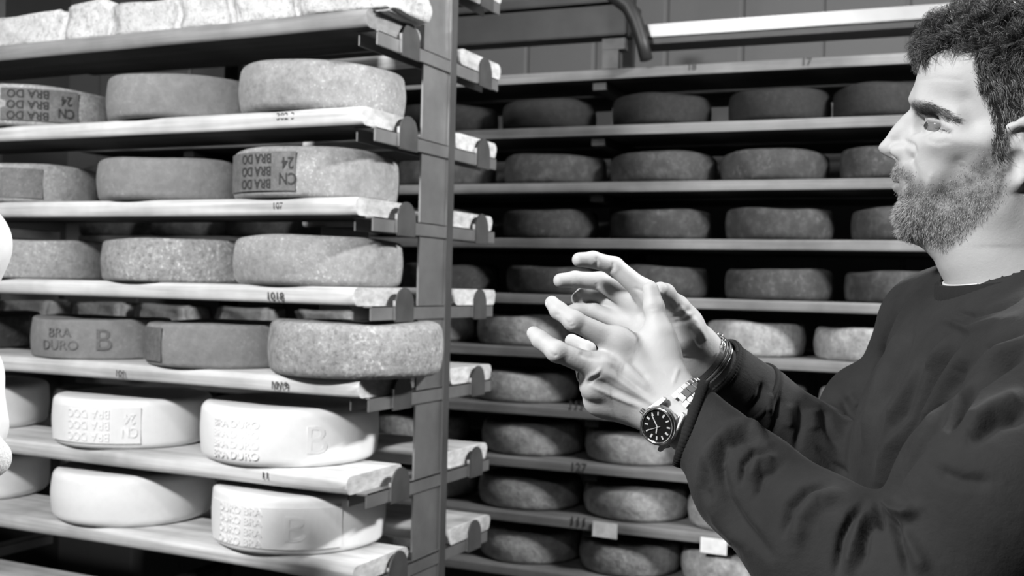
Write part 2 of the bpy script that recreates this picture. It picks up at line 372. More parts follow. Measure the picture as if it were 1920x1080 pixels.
k = '5c'; plate(W[k], .150, waz(k, 274, 650), waz(k, 305, 650), .010, .076, P_, .0044)
k = '6b'; plate(W[k], .160, waz(k, 103, 790), waz(k, 264, 790), .012, .084, E_, .0034, .0016)
stamp(W[k], .160, waz(k, 165, 790), .048, 'BRA DOC\nBRA DOC\nBRA DOC', .024, E_, True, .88, 1., .0040, .0002, ex=.0009)
stamp(W[k], .160, waz(k, 244, 790), .048, 'CN\n24', .028, E_, True, .75, 1., .0040, .0002, ex=.0009)
k = '6c'; stamp(W[k], .172, waz(k, 440, 820), .050, 'BRA DURO\nBRA DURO\nBRA DURO\nBRA DURO', .020, E_, False, 1.05, 1., .0022, .0002, ex=.0009)
stamp(W[k], .172, waz(k, 595, 820), .052, 'B', .074, E_, False, 1.1, 1., .0016, 0, ex=.0007)
k = '7c'; plate(W[k], .166, waz(k, 403, 980), waz(k, 640, 980), .012, .088, E_, .0030, .0016)
stamp(W[k], .166, waz(k, 448, 980), .050, 'DURO BRA\nDURO BRA\nDURO BRA\nDURO BRA', .020, E_, False, 1.05, 1., .0036, .0002, ex=.0009)
stamp(W[k], .166, waz(k, 555, 980), .050, 'B', .068, E_, False, 1.2, 1., .0034, 0, ex=.0007)

# numbers inked on the board fronts
def board_text(txt, px, py, Y, size, parent=None):
    p = atY(px, py, Y); me = text_mesh(txt, size, .0002, .0003); me.materials.append(M['number'])
    for v in me.vertices: v.co = Vector((p[0]+v.co.x, Y-v.co.z, p[2]+v.co.y))
    o = bpy.data.objects.new('inked_number', me); COL.objects.link(o); o.parent = parent; return o
board_text('382 3', 535, 224, YF-.001, .018, LB[1]); board_text('107', 520, 391, YF-.001, .016, LB[2])
board_text('1018', 515, 562, YF-.001, .020, LB[3]); board_text('1019', 523, 730, YF-.001, .020, LB[4]); board_text('101', 225, 706, YF-.001, .018, LB[4])
board_text('11', 497, 898, YF-.001, .018, LB[5])

# square cheeses on the top board
def block(px0, px1, ytop, ybot, Y, depth, z, label, seed, rz=0., grp='square cheeses on the top board', hgt=None, mat='block'):
    a = atY(px0, (ytop+ybot)/2, Y); b = atY(px1, (ytop+ybot)/2, Y); w = b[0]-a[0]; t = atY((px0+px1)/2, ytop, Y)
    h = hgt or max(.03, t[2]-z); rng = np.random.RandomState(seed)
    bm = bmesh.new(); bmesh.ops.create_cube(bm, size=1)
    bmesh.ops.bevel(bm, geom=list(bm.edges), offset=.07, segments=3, affect='EDGES'); bmesh.ops.subdivide_edges(bm, edges=[e for e in bm.edges if e.calc_length() > .3], cuts=7, use_grid_fill=True)
    ph = rng.uniform(0, 6.28, 9)
    for v in bm.verts:
        c = v.co; k = .035*(math.sin(c.x*5+ph[0])*math.sin(c.z*4+ph[1])+.5*math.sin(c.x*11+ph[2]+c.z*9)); c.y += k*(1 if c.y < 0 else .3)*1.
        c.x += .03*math.sin(c.z*5+ph[3]+c.y*4); c.z += .03*math.sin(c.x*5+ph[4]+c.y*3)*(1 if c.z > 0 else 0)
        v.co = Vector((c.x*w*.98, c.y*depth, (c.z+.5)*h))
    me = bpy.data.meshes.new('square_cheese'); bm.to_mesh(me); bm.free(); me.polygons.foreach_set('use_smooth', [True]*len(me.polygons)); me.materials.append(M[mat])
    o = bpy.data.objects.new('square_cheese', me); COL.objects.link(o); o.location = ((a[0]+b[0])/2, Y+depth/2, z+.0005); o.rotation_euler.z = rz; return tag(o, label, 'cheese', grp)
for q in [(0-20, 115, 25, 82, 'square white rind cheese, leftmost on the top board', 1, .02), (119, 207, 2, 70, 'darker mottled square cheese, second from left on the top board', 2, -.03), (211, 330, 0, 60, 'square pale cheese with dark chip, third from left on the top board', 3, .04),
          (334, 433, -16, 46, 'cracked square pale cheese, fourth from left on the top board', 4, 0), (437, 556, -30, 33, 'square pale cheese left of the largest one on the top board', 5, 0.02), (560, 738, -40, 35, 'largest square pale cheese at the right end of the top board', 6, 0)]:
    block(q[0], q[1], q[2], q[3], 1.655 if q[5] != 6 else 1.640, .12 if q[5] != 6 else .14, ZL[0], q[4], q[5], q[6])

# ------------------------------------------------------------------ back rack
ZB = [2.2518, 2.0918, 1.9324, 1.7717, 1.6114, 1.4489, 1.2932, 1.1246, .9695, .8088, .65, .49, .33]   # undersides; index 1 is the first full board
TB = .029; YK = 2.95
kr = empty('cheese_rack', (0, YK+.27, 0), KY); tag(kr, 'long cheese rack along the back wall behind the man', 'rack')
for x in (-2.6, -1.15, .25, 1.6):
    MB().box((x, -.02+.0, 0), (x+.06, .015, 2.4)).build('post', M['dark'], kr, .002)
    for z in ZB[1:]: MB().box((x+.01, -.24, z-.024), (x+.05, .24, z-.001)).build('arm', M['dark'], kr, .001)
BK = []
def kboard(z, i, x0=-3.0, x1=2.2):
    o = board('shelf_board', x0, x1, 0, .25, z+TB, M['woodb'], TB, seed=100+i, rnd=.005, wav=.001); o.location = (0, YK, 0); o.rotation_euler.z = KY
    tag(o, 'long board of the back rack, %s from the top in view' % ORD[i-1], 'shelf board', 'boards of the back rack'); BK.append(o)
    r_ = board('shelf_board', x0, x1, 0, .26, z+TB, M['woodb'], TB, seed=130+i, rnd=.005, wav=.001); r_.location = (-math.sin(KY)*.29, YK+.29, 0); r_.rotation_euler.z = KY  # rear board added to keep lamp light off the wall behind
    tag(r_, 'rear board added to block light behind the %s long back rack board' % ORD[i-1], 'shelf board', 'added light-blocking rear boards of the back rack'); return o
for i in range(1, 11): kboard(ZB[i], i)
def back_center(xl, xr, y, front=YK+.004):
    a = ray(xl, y); b = ray(xr, y); al = math.atan2(a[0], a[1]); ar = math.atan2(b[0], b[1]); c = (al+ar)/2; h = (ar-al)/2
    d = front/((math.cos(c)-math.tan(KY)*math.sin(c))-math.sin(h)/math.cos(KY)); return d*math.sin(c), d*math.cos(c), d*math.sin(h)
ROWS = {2: (205, [(752, 935), (944, 1117), (1150, 1335), (1367, 1558), (1562, 1755), (1765, 1950)]), 3: (310, [(745, 930), (948, 1137), (1146, 1345), (1352, 1556), (1575, 1775), (1790, 1985)]),
        4: (415, [(740, 925), (944, 1121), (1145, 1336), (1362, 1563), (1597, 1790)]), 5: (525, [(752, 935), (952, 1140), (1150, 1328), (1362, 1564), (1583, 1780)]),
        6: (618, [(715, 892), (897, 1085), (1105, 1300), (1325, 1510), (1528, 1715)]), 7: (728, [(700, 880), (892, 1085), (1097, 1290), (1320, 1512), (1538, 1730)]),
        8: (825, [(690, 880), (905, 1092), (1098, 1297), (1315, 1510), (1530, 1730)]), 9: (930, [(700, 893), (898, 1092), (1097, 1293), (1292, 1480), (1500, 1700)]), 10: (1030, [(700, 890), (900, 1090), (1090, 1275), (1278, 1475), (1490, 1690)])}
POS = ['glimpsed left of the steel post', 'first right of the post', 'second right of the post', 'third right of the post', 'fourth right of the post', 'fifth right of the post']
MV = [wheel_mesh('cheese_round', .15, h, .017, 60+i, .002, .0035, 64) for i, h in enumerate((.086, .082, .086, .084))]+[wheel_mesh('cheese_round', .155, h, .019, 70+i, .004, .005, 64) for i, h in enumerate((.090, .094, .088, .092))]
for i, me in enumerate(MV): me.materials.append(M['old'] if i < 1 else M['old2'] if i < 4 else M['toma'])
for bi, (yp, lst) in ROWS.items():
    z = ZB[bi]+TB; last = None
    kind = 'very dark' if bi == 2 else 'dark brown' if bi < 6 else 'pale bloomy'
    for j, (xl, xr) in enumerate(lst):
        cx, cy, R = back_center(xl, xr, yp, YK-.008 if bi < 6 else YK+.022); me = MV[0] if bi == 2 else MV[(bi+j) % 3+1] if bi < 6 else MV[4+(bi+j) % 4]
        pass
        o = put_wheel(cx, cy, z+.0005, R, .08, None, '%s cheese wheel, %s, on the %s back board' % (kind, POS[j], ORD[bi-1]), 'wheels on the back rack', bi*7+j, me=me)
        R0 = .15 if bi < 6 else .155; o.scale = (R/R0, R/R0, 1)
        if last is None: last = (cx, cy)
    x = last[0]                           # the rows go on behind the left rack
    for q in range(4):
        x -= .318
        if bi == 6: continue
        me = MV[0] if bi == 2 else MV[(bi+q) % 3+1] if bi < 6 else MV[4+(bi+q) % 4]
        put_wheel(x, YK-.012+.15+math.tan(KY)*x, z+.0005, .15, .08, None, '%s wheel behind the left rack, %s left of the post, %s back board' % (kind, ['second', 'third', 'fourth', 'fifth'][q], ORD[bi-1]), 'back rack wheels half hidden behind the left rack', 200+bi*5+q, me=me)
for q, (a, b) in enumerate([(-5, 88), (135, 228), (252, 350), (400, 500), (553, 660)]):
    p = atK(a, 575, YK+.02); p2 = atK(b, 575, YK+.02)
    o = block(a, b, 540, 590, YK+.02+math.tan(KY)*p[0], .13, ZB[6]+TB, 'pale square cheese seen under the fourth board of the left rack, %s from the left' % ['first', 'second', 'third', 'fourth', 'last'][q], 30+q, KY, 'square cheeses behind the left rack', .085)
# paper tags pinned on a low board
for (px, py, lab) in [(1134, 994, 'white paper tag pinned to a low back board, left of the other tag'), (1338, 1024, 'white paper tag pinned to a low back board, right of the other tag')]:
    p = atK(px, py, YK-.006); o = MB().box((-.036, -.001, -.021), (.036, .001, .021)).build('price_tag', M['paper']); o.location = p; o.rotation_euler = (0, .02, KY); tag(o, lab, 'tag', 'paper tags on the back rack')
def kb_text(txt, px, py, size):
    p = atK(px, py, YK-.0015); me = text_mesh(txt, size, .0002, .0006); me.materials.append(M['number'])
    for v in me.vertices: v.co = Vector((v.co.x, -v.co.z, v.co.y))
    o = bpy.data.objects.new('inked_number', me); COL.objects.link(o); return o, p
def kput(txt, px, py, size, bi):
    o, p = kb_text(txt, px, py, size); b = BK[bi-1]; o.parent = b
    q = Matrix.Rotation(-KY, 3, 'Z') @ (Vector(p)-Vector(b.location)); o.location = q
kput('17', 1512, 122, .028, 1); kput('18', 1297, 131, .026, 1); kput('111', 1080, 768, .034, 7); kput('127', 1084, 884, .034, 8); kput('111', 1084, 986, .036, 9)
# top of the back rack: steel rail, dark beam, stub foot and bent pipe
def K(x, dy, z): return (x, dy, z)
xr0 = atK(1185, 40, YK)[0]
zr = lambda px, py: atK(px, py, YK)[2]
rail = empty('steel_rail', (0, YK, 0), KY); tag(rail, 'bright steel rail across the top right of the back rack', 'rail')
z1, z0 = zr(1500, 27), zr(1500, 52)
MB().box((xr0+.03, -.01, z0), (2.2, .03, z1)).build('rail_bar', M['rail'], rail, .002)
MB().box((xr0+.03, .0, z0-.018), (2.2, .10, z0-.001)).build('rail_flange', M['dark'], rail, .001)
beam = empty('dark_beam', (0, YK, 0), KY); tag(beam, 'dark horizontal beam above the back rack, left of the bent pipe', 'beam')
zb0 = zr(1000, 80)
MB().box((-3.0, -.03, zb0), (xr0-.01, .05, zb0+.085)).build('beam_bar', M['dark'], beam, .003)
MB().box((-3.0, -.045, zb0+.090), (xr0-.02, .16, zb0+.115)).build('beam_top', M['dark'], beam, .003)
xs = atK(1145, 100, YK)[0]
foot = MB().box((-.026, -.02, 0), (.022, .02, zb0-ZB[1]-TB)).box((-.026, -.022, zb0-ZB[1]-TB-.035), (.040, .022, zb0-ZB[1]-TB-.001)).build('support_foot', M['steel_dark'], None, .001); foot.location = (xs, YK+math.tan(KY)*xs+.02, ZB[1]+TB); foot.rotation_euler.z = KY
tag(foot, 'small pale steel foot between the dark beam and the first back board', 'bracket')
pts = [atK(*q, YK-.05) for q in [(1120, -60), (1150, -10), (1178, 12), (1192, 40), (1203, 75), (1212, 112)]]
pp = MB().tube([tuple(p) for p in pts], [.022, .022, .021, .020, .018, .018], 14).build('bent_pipe', M['dark'], None, smooth=True); tag(pp, 'dark bent pipe coming down over the first back board', 'pipe')
# strap of bright film along the wall above the rack
# ceiling lamps (the fittings that hold the light)
for (x, y, lab) in ((-1.15, -.65, 'white ceiling lamp over the aisle behind the camera'), (.85, 2.0, 'white ceiling lamp on the right in front of the back rack'), (-.30, .30, 'white ceiling lamp over the man and the left rack')):
    f = MB().box((x-.32, y-.09, 2.80), (x+.32, y+.09, 2.849)).build('ceiling_lamp', M['paper'], None, .004); tag(f, lab, 'lamp')

# ================================================================== organic surfaces
def CS(px, py, D): return CAM + ray(px, py)*D          # point seen at a pixel at depth D
class Field:
    """signed distance field on a grid, smooth unions of rounded cones and ellipsoids, meshed by surface nets"""
    def __init__(s, lo, hi, h):
        s.lo = np.array(lo, float); s.h = h; s.n = np.ceil((np.array(hi)-s.lo)/h).astype(int)+1
        s.F = np.full(s.n, 1., np.float32)
    def sub(s, lo, hi, pad):
        a = np.maximum(np.floor((np.array(lo)-pad-s.lo)/s.h).astype(int), 0); b = np.minimum(np.ceil((np.array(hi)+pad-s.lo)/s.h).astype(int)+1, s.n)
        if np.any(b <= a): return None
        sl = tuple(slice(x, y) for x, y in zip(a, b))
        g = np.meshgrid(*[(s.lo[i]+s.h*np.arange(a[i], b[i])).astype(np.float32) for i in range(3)], indexing='ij', sparse=True)
        return sl, g
    def comb(s, sl, d, k, cut=False):
        A = s.F[sl]
        if cut:
            d = -d; h = np.maximum(k-np.abs(A-d), 0)/k; s.F[sl] = np.maximum(A, d)+h*h*k*.25
        else:
            h = np.maximum(k-np.abs(A-d), 0)/k; s.F[sl] = np.minimum(A, d)-h*h*k*.25
    def cone(s, a, b, r1, r2=None, k=.01, cut=False):
        a = np.array(a, float); b = np.array(b, float); r2 = r1 if r2 is None else r2; R = max(r1, r2)
        q = s.sub(np.minimum(a, b)-R, np.maximum(a, b)+R, k+2*s.h)
        if q is None: return
        sl, (X, Y, Z) = q; ab = b-a; L2 = max(ab@ab, 1e-12)
        t = np.clip(((X-a[0])*ab[0]+(Y-a[1])*ab[1]+(Z-a[2])*ab[2])/L2, 0, 1)
        d = np.sqrt((X-a[0]-t*ab[0])**2+(Y-a[1]-t*ab[1])**2+(Z-a[2]-t*ab[2])**2)-(r1+(r2-r1)*t)
        s.comb(sl, d, k, cut)
    def chain(s, pts, rs, k=.01):
        for i in range(len(pts)-1): s.cone(pts[i], pts[i+1], rs[i], rs[i+1], k)
    def ell(s, c, R, ax=None, k=.01, cut=False):
        c = np.array(c, float); ax = np.eye(3) if ax is None else np.array(ax); m = max(R)
        q = s.sub(c-m, c+m, k+2*s.h)
        if q is None: return
        sl, (X, Y, Z) = q; x, y, z = X-c[0], Y-c[1], Z-c[2]
        u = [(x*ax[i][0]+y*ax[i][1]+z*ax[i][2]) for i in range(3)]
        k0 = np.sqrt(sum((u[i]/R[i])**2 for i in range(3))); k1 = np.sqrt(sum((u[i]/R[i]**2)**2 for i in range(3)))
        s.comb(sl, k0*(k0-1)/np.maximum(k1, 1e-6), k, cut)
    def plane_cut(s, p, n):                        # drop everything on the +n side of p
        g = [s.lo[i]+s.h*np.arange(s.n[i]) for i in range(3)]
        d = (g[0][:, None, None]-p[0])*n[0]+(g[1][None, :, None]-p[1])*n[1]+(g[2][None, None, :]-p[2])*n[2]
        s.F = np.maximum(s.F, d.astype(np.float32))
    def mesh(s):
        F = s.F; F[0] = F[-1] = 1; F[:, 0] = F[:, -1] = 1; F[:, :, 0] = F[:, :, -1] = 1
        S = F < 0; n = F.shape
        c = [S[i:n[0]-1+i, j:n[1]-1+j, k:n[2]-1+k] for i in (0, 1) for j in (0, 1) for k in (0, 1)]
        cnt = sum(x.astype(np.int8) for x in c); act = (cnt > 0) & (cnt < 8); idx = np.argwhere(act)
        vid = np.full([m-1 for m in n], -1, np.int32); vid[act] = np.arange(len(idx))
        acc = np.zeros((len(idx), 3)); w = np.zeros(len(idx))
        corners = [(i, j, k) for i in (0, 1) for j in (0, 1) for k in (0, 1)]
        for a in corners:
            for ax in range(3):
                if a[ax]: continue
                b = list(a); b[ax] = 1
                fa = F[idx[:, 0]+a[0], idx[:, 1]+a[1], idx[:, 2]+a[2]]; fb = F[idx[:, 0]+b[0], idx[:, 1]+b[1], idx[:, 2]+b[2]]
                m = (fa < 0) != (fb < 0); t = np.where(m, fa/np.where(m, fa-fb, 1), 0)
                p = np.tile(np.array(a, float), (len(idx), 1)); p[:, ax] += t; acc[m] += p[m]; w += m
        V = s.lo+s.h*(idx+acc/w[:, None]); Q = []
        for ax in range(3):
            u, v = [(1, 2), (2, 0), (0, 1)][ax]
            A = np.take(S, range(0, n[ax]-1), ax); B = np.take(S, range(1, n[ax]), ax)
            e = np.argwhere(A != B); e = e[(e[:, u] > 0) & (e[:, v] > 0) & (e[:, u] < n[u]-1) & (e[:, v] < n[v]-1)]
            def at(du, dv): q = e.copy(); q[:, u] += du; q[:, v] += dv; return vid[q[:, 0], q[:, 1], q[:, 2]]
            q = np.stack([at(-1, -1), at(0, -1), at(0, 0), at(-1, 0)], 1); ins = A[e[:, 0], e[:, 1], e[:, 2]]
            q[~ins] = q[~ins][:, ::-1]; Q.append(q)
        return V, np.concatenate(Q)
def normals(V, Q):
    n = np.cross(V[Q[:, 2]]-V[Q[:, 0]], V[Q[:, 3]]-V[Q[:, 1]]); N = np.zeros_like(V)
    for k in range(4):
        for a in range(3): N[:, a] += np.bincount(Q[:, k], n[:, a], len(V))
    return N/np.maximum(np.linalg.norm(N, axis=1), 1e-12)[:, None]
def relax(V, Q, it=2, f=.5):
    E = np.concatenate([Q[:, [0, 1]], Q[:, [1, 2]], Q[:, [2, 3]], Q[:, [3, 0]]]); deg = np.bincount(E[:, 0], minlength=len(V))+np.bincount(E[:, 1], minlength=len(V))
    for _ in range(it):
        S = np.stack([np.bincount(E[:, 0], V[E[:, 1], a], len(V))+np.bincount(E[:, 1], V[E[:, 0], a], len(V)) for a in range(3)], 1)
        V = V*(1-f)+f*S/deg[:, None]
    return V
def topx(V):
    d = V-CAM; z = d@CW; return 960+FPX*(d@CR)/z, 540-FPX*(d@CU)/z, z
def seg_dist(x, y, pts):
    best = np.full(x.shape, 1e9); tt = np.zeros(x.shape); n = len(pts)-1
    for i in range(n):
        ax, ay = pts[i][:2]; bx, by = pts[i+1][:2]; L = (bx-ax)**2+(by-ay)**2+1e-9
        t = np.clip(((x-ax)*(bx-ax)+(y-ay)*(by-ay))/L, 0, 1); d = np.hypot(x-ax-t*(bx-ax), y-ay-t*(by-ay))
        m = d < best; best[m] = d[m]; tt[m] = (i+t[m])/n
    return best, tt
def strokes(V, Q, L, zr=(0, 9), taper=True):
    """carve creases (negative) and ridges (positive), mm, along traced lines"""
    N = normals(V, Q); x, y, z = topx(V); view = V-CAM; view /= np.linalg.norm(view, axis=1)[:, None]
    face = np.clip(-(N*view).sum(1)*2.2, 0, 1); D = np.zeros(len(V))
    for amp, w, pts in L:
        zz = zr if not isinstance(pts[0], str) else {'near': (0, 1.06), 'far': (1.09, 3)}[pts[0]]
        pts = [p for p in pts if not isinstance(p, str)]
        bb = (x > min(p[0] for p in pts)-4*w) & (x < max(p[0] for p in pts)+4*w) & (y > min(p[1] for p in pts)-4*w) & (y < max(p[1] for p in pts)+4*w) & (z > zz[0]) & (z < zz[1])
        i = np.nonzero(bb)[0]
        if not len(i): continue
        d, t = seg_dist(x[i], y[i], pts); tp = np.clip(np.minimum(t, 1-t)*4+.25, 0, 1) if taper else 1.
        D[i] += amp*.001*np.exp(-(d/w)**2)*tp*face[i]
    return V+N*D[:, None]

# ------------------------------------------------------------------ materials of the man
def m_skin(name, base, dark, beard=False, rough=.45):
    t = NT(name); c = t.coord((1, 1, 1), False); n = t.noise(c, 90, 5, .6); n2 = t.noise(c, 420, 3, .6); n3 = t.noise(c, 14, 3)
    col = t.ramp(n3, [(.3, base*.93), (.7, base*1.05)])
    if beard:
        at = t.n('ShaderNodeAttribute', attribute_name='beard'); mu = t.n('ShaderNodeMath', operation='MULTIPLY'); r = t.ramp(n, [(.3, .55), (.6, 1.)])
        t.l(at.outputs['Fac'], mu.inputs[0]); t.l(r, mu.inputs[1]); col = t.mix(col, dark, mu.outputs[0])
    p = t.bump(n, .0006, .5); t.bump(n2, .00025, .6, p)
    t.b.inputs['Subsurface Weight'].default_value = .12; t.b.inputs['Subsurface Scale'].default_value = .004; t.b.inputs['Subsurface Radius'].default_value = (1, 1, 1)
    return t.fin(col, rough, 0, .3)
def m_cloth(name, v):
    t = NT(name); c = t.coord((1, 1, 1), False); n = t.noise(c, 14, 5, .6); w = t.noise(c, 900, 2); n2 = t.noise(c, 45, 4, .6)
    col = t.ramp(n, [(.3, v*.8), (.7, v*1.2)]); p = t.bump(n2, .0025, .7); t.bump(w, .0004, .6, p)
    t.b.inputs['Sheen Weight'].default_value = .05; t.b.inputs['Sheen Roughness'].default_value = .4; t.b.inputs['Sheen Tint'].default_value = (.6, .6, .6, 1)
    return t.fin(col, .9, 0, .15)
SK = m_skin('skin', .36, .06, True, .6); CL = m_cloth('dark_sweatshirt', .020); CLR = m_cloth('ribbed_cuff', .013)
HD = m_plain('dark_hair', .012, .48, 0, .7); HL = m_plain('light_hair_strands', .16, .35, 0, .8); BL = m_plain('pale_beard_hair', .42, .45, 0, .6); BD = m_plain('dark_beard_hair', .03, .45, 0, .6)
JEANS = m_cloth('dark_trousers', .02); SHOE = m_plain('shoe_leather', .02, .4)

man = empty('person', (float(CS(1862, 680, 1.065)[0]), float(CS(1862, 680, 1.065)[1]), 0))
tag(man, 'bearded man in a dark sweatshirt gesturing with both hands in front of the back rack', 'person')
def man_obj(name, V, Q, mat, smooth=True, parent=None):
    if parent is None: return np_obj(name, np.asarray(V)-np.array(man.location), Q, mat, man, smooth)
    return np_obj(name, np.asarray(V)-np.array(man.location), Q, mat, parent, smooth)

# ---- head frame: a = right in the picture (towards the back of the head), b = up, c = away
HC = ray(1800, 290); HCn = HC/np.linalg.norm(HC); HA = CR-(CR@HCn)*HCn; HA /= np.linalg.norm(HA); HB = np.cross(HA, HCn)*-1
if HB @ CU < 0: HB = -HB
HD0 = 1.07; H0 = CAM+HC*HD0
AX = [HA, HB, HCn]
def hp(px, py, c=0.):
    """c in mm; the pixel is read on the head's middle plane"""
    d = ray(px, py); t = ((H0-CAM)@HCn)/(d@HCn); return CAM+d*t+HCn*c*.001
def hq(px, py, c):
    """the same, but the pixel is where the point at offset c is seen"""
    d = ray(px, py); t = (((H0-CAM)@HCn)+c*.001)/(d@HCn); return CAM+d*t
def headfield():
    c0 = hp(1905, 250); f = Field(c0-np.array([.17, .17, .24]), c0+np.array([.17, .17, .20]), .0021)
    mm = lambda *r: [x*.001 for x in r]
    f.ell(hp(1918, 140), mm(92, 72, 74), AX, .02)
    f.ell(hp(1790, 160), mm(38, 46, 58), AX, .03)
    f.ell(hp(1900, 240), mm(66, 60, 66), AX, .03)
    f.ell(hp(1815, 300), mm(52, 60, 57), AX, .03)
    f.ell(hp(1762, 318), mm(34, 44, 40), AX, .025)
    f.ell(hp(1742, 372), mm(28, 26, 30), AX, .02)
    f.ell(hp(1712, 408), mm(16, 14, 17), AX, .018)
    for s in (-1, 1):
        f.cone(hp(1722, 408, 14*s), hp(1868, 376, 50*s), .013, .015, .022)
        f.cone(hp(1868, 376, 50*s), hp(1900, 300, 60*s), .015, .014, .02)
        f.ell(hp(1778, 262, 42*s), mm(20, 13, 15), AX, .018)
        f.cone(hp(1790, 262, 50*s), hp(1890, 262, 64*s), .009, .008, .018)
        f.cone(hp(1724, 192, 12*s), hp(1752, 193, 36*s), .0085, .009, .014)
        f.cone(hp(1750, 195, 37*s), hp(1802, 222, 53*s), .0105, .009, .014)
        f.ell(hp(1748, 235, 38*s), mm(16, 8.5, 11), AX, .016, cut=True)
        f.ell(hp(1728, 234, 17*s), mm(9, 9, 6), AX, .010, cut=True)
    f.cone(hp(1722, 205), hp(1701, 224), .0060, .0062, .012)
    f.cone(hp(1701, 224), hp(1683, 244), .0062, .0066, .010)
    f.cone(hp(1683, 244), hp(1664, 275), .0066, .0075, .008)
    f.cone(hp(1725, 215), hp(1698, 285), .008, .0115, .010)
    f.cone(hp(1668, 287), hp(1692, 297), .0042, .0055, .006)
    for s in (-1, 1):
        f.ell(hp(1692, 283, 11.5*s), mm(10.5, 8.2, 6.2), AX, .004)
        f.ell(hp(1675, 294, 7.5*s), mm(6.4, 3.4, 3.4), AX, .002, cut=True)
        # eyeball sits in the socket under two lids
        f.ell(hp(1761, 238, 31*s), mm(12.9, 11.6, 13.0), AX, .006)
        f.ell(hp(1756, 242, 45*s), mm(13.0, 3.2, 13), [HA*.97-HB*.24, HB*.97+HA*.24, HCn], .0022, cut=True)
    f.ell(hp(1694, 320), mm(13, 11, 20), AX, .012)
    for s in (-1, 1):
        f.cone(hp(1680, 334, 0), hp(1703, 343, 21*s), .0050, .0028, .004)
        f.cone(hp(1684, 351, 0), hp(1704, 346, 20*s), .0060, .0030, .004)
    f.cone(hp(1688, 342.5, -16), hp(1672, 342.5, 0), .0011, .0012, .0015, cut=True); f.cone(hp(1672, 342.5, 0), hp(1688, 342.5, 16), .0012, .0011, .0015, cut=True)
    # neck
    f.cone(hp(1935, 300), hp(1882, 465), .058, .0550, .03); f.cone(hp(1882, 465), hp(1930, 575), .0550, .0565, .03); f.cone(hp(1930, 575), hp(1945, 640), .0565, .058, .03)
    f.cone(hp(1733, 414), hp(1820, 425), .015, .034, .03)
    f.ell(hp(1794, 492), mm(9, 12, 9), AX, .014)
    for s in (-1, 1):
        f.cone(hp(1935, 370, 50*s), hp(1850, 560, 22*s), .011, .009, .014)
    # ears
    for s in (-1, 1):
        e = lambda x, y, c=74: hp(x-20, y, c*s)
        f.ell(e(1925, 290, 70), mm(15, 27, 5), AX, .006)
        hl = [e(1903, 292, 72), e(1897, 268, 73), e(1908, 243, 77), e(1932, 232, 80), e(1955, 246, 82), e(1959, 280, 80), e(1946, 315, 77), e(1926, 338, 74)]
        f.chain(hl, [.0028, .0034, .0038, .004, .004, .0038, .0035, .004], .003)
        f.ell(e(1914, 338, 71), mm(8.5, 8, 4.5), AX, .005)
        f.chain([e(1925, 262, 76), e(1940, 285, 77), e(1932, 315, 76)], [.003, .0033, .003], .003)
        f.ell(e(1918, 303, 78), mm(8, 11, 7), AX, .003, cut=True)
        f.ell(e(1900, 312, 72), mm(3.5, 5, 4), AX, .004)
    f.plane_cut(hp(1935, 650), -HB)
    return f.mesh()
HV, HQ = headfield(); HV = relax(HV, HQ, 1, .4)
def habc(V):
    d = V-H0; return d@HA, d@HB, d@HCn
# snap the midline profile to the traced one
PROF = [(1733, 100), (1727, 130), (1720, 150), (1712, 168), (1706, 180), (1704, 190), (1707, 199), (1703, 208), (1690, 217), (1681, 227), (1672, 240), (1662, 254), (1652, 266), (1646, 277), (1649, 288), (1664, 296), (1681, 302), (1678, 310), (1671, 322), (1669, 332), (1675, 341), (1673, 345), (1671, 352), (1676, 361), (1686, 370), (1683, 382), (1678, 396), (1679, 410), (1688, 425), (1702, 434)]
pa = []; pb = []
for (x, y) in PROF: P = hp(x, y); q = habc(P[None]); pa.append(q[0][0]); pb.append(q[1][0])
pa, pb = np.array(pa), np.array(pb); o = np.argsort(pb)
a, b, c = habc(HV); bins = np.linspace(pb.min(), pb.max(), 150); cur = []
for i in range(len(bins)):
    m = (np.abs(b-bins[i]) < .0022) & (np.abs(c) < .012); cur.append(a[m].min() if m.any() else np.nan)
cur = np.array(cur); tgt = np.interp(bins, pb[o], pa[o]); dl = np.where(np.isnan(cur), 0, tgt-cur); dl = np.convolve(np.pad(dl, 2, 'edge'), np.ones(5)/5, 'valid')
edge = np.clip(np.minimum(bins-bins[0], bins[-1]-bins)/.006, 0, 1); dl *= edge
sh = np.interp(b, bins, dl, 0, 0); am = np.interp(b, bins, np.nan_to_num(cur, nan=0))
HV = HV+HA*(sh*np.exp(-(np.maximum(a-am, 0)/.022)**2)*np.exp(-(c/.030)**2))[:, None]
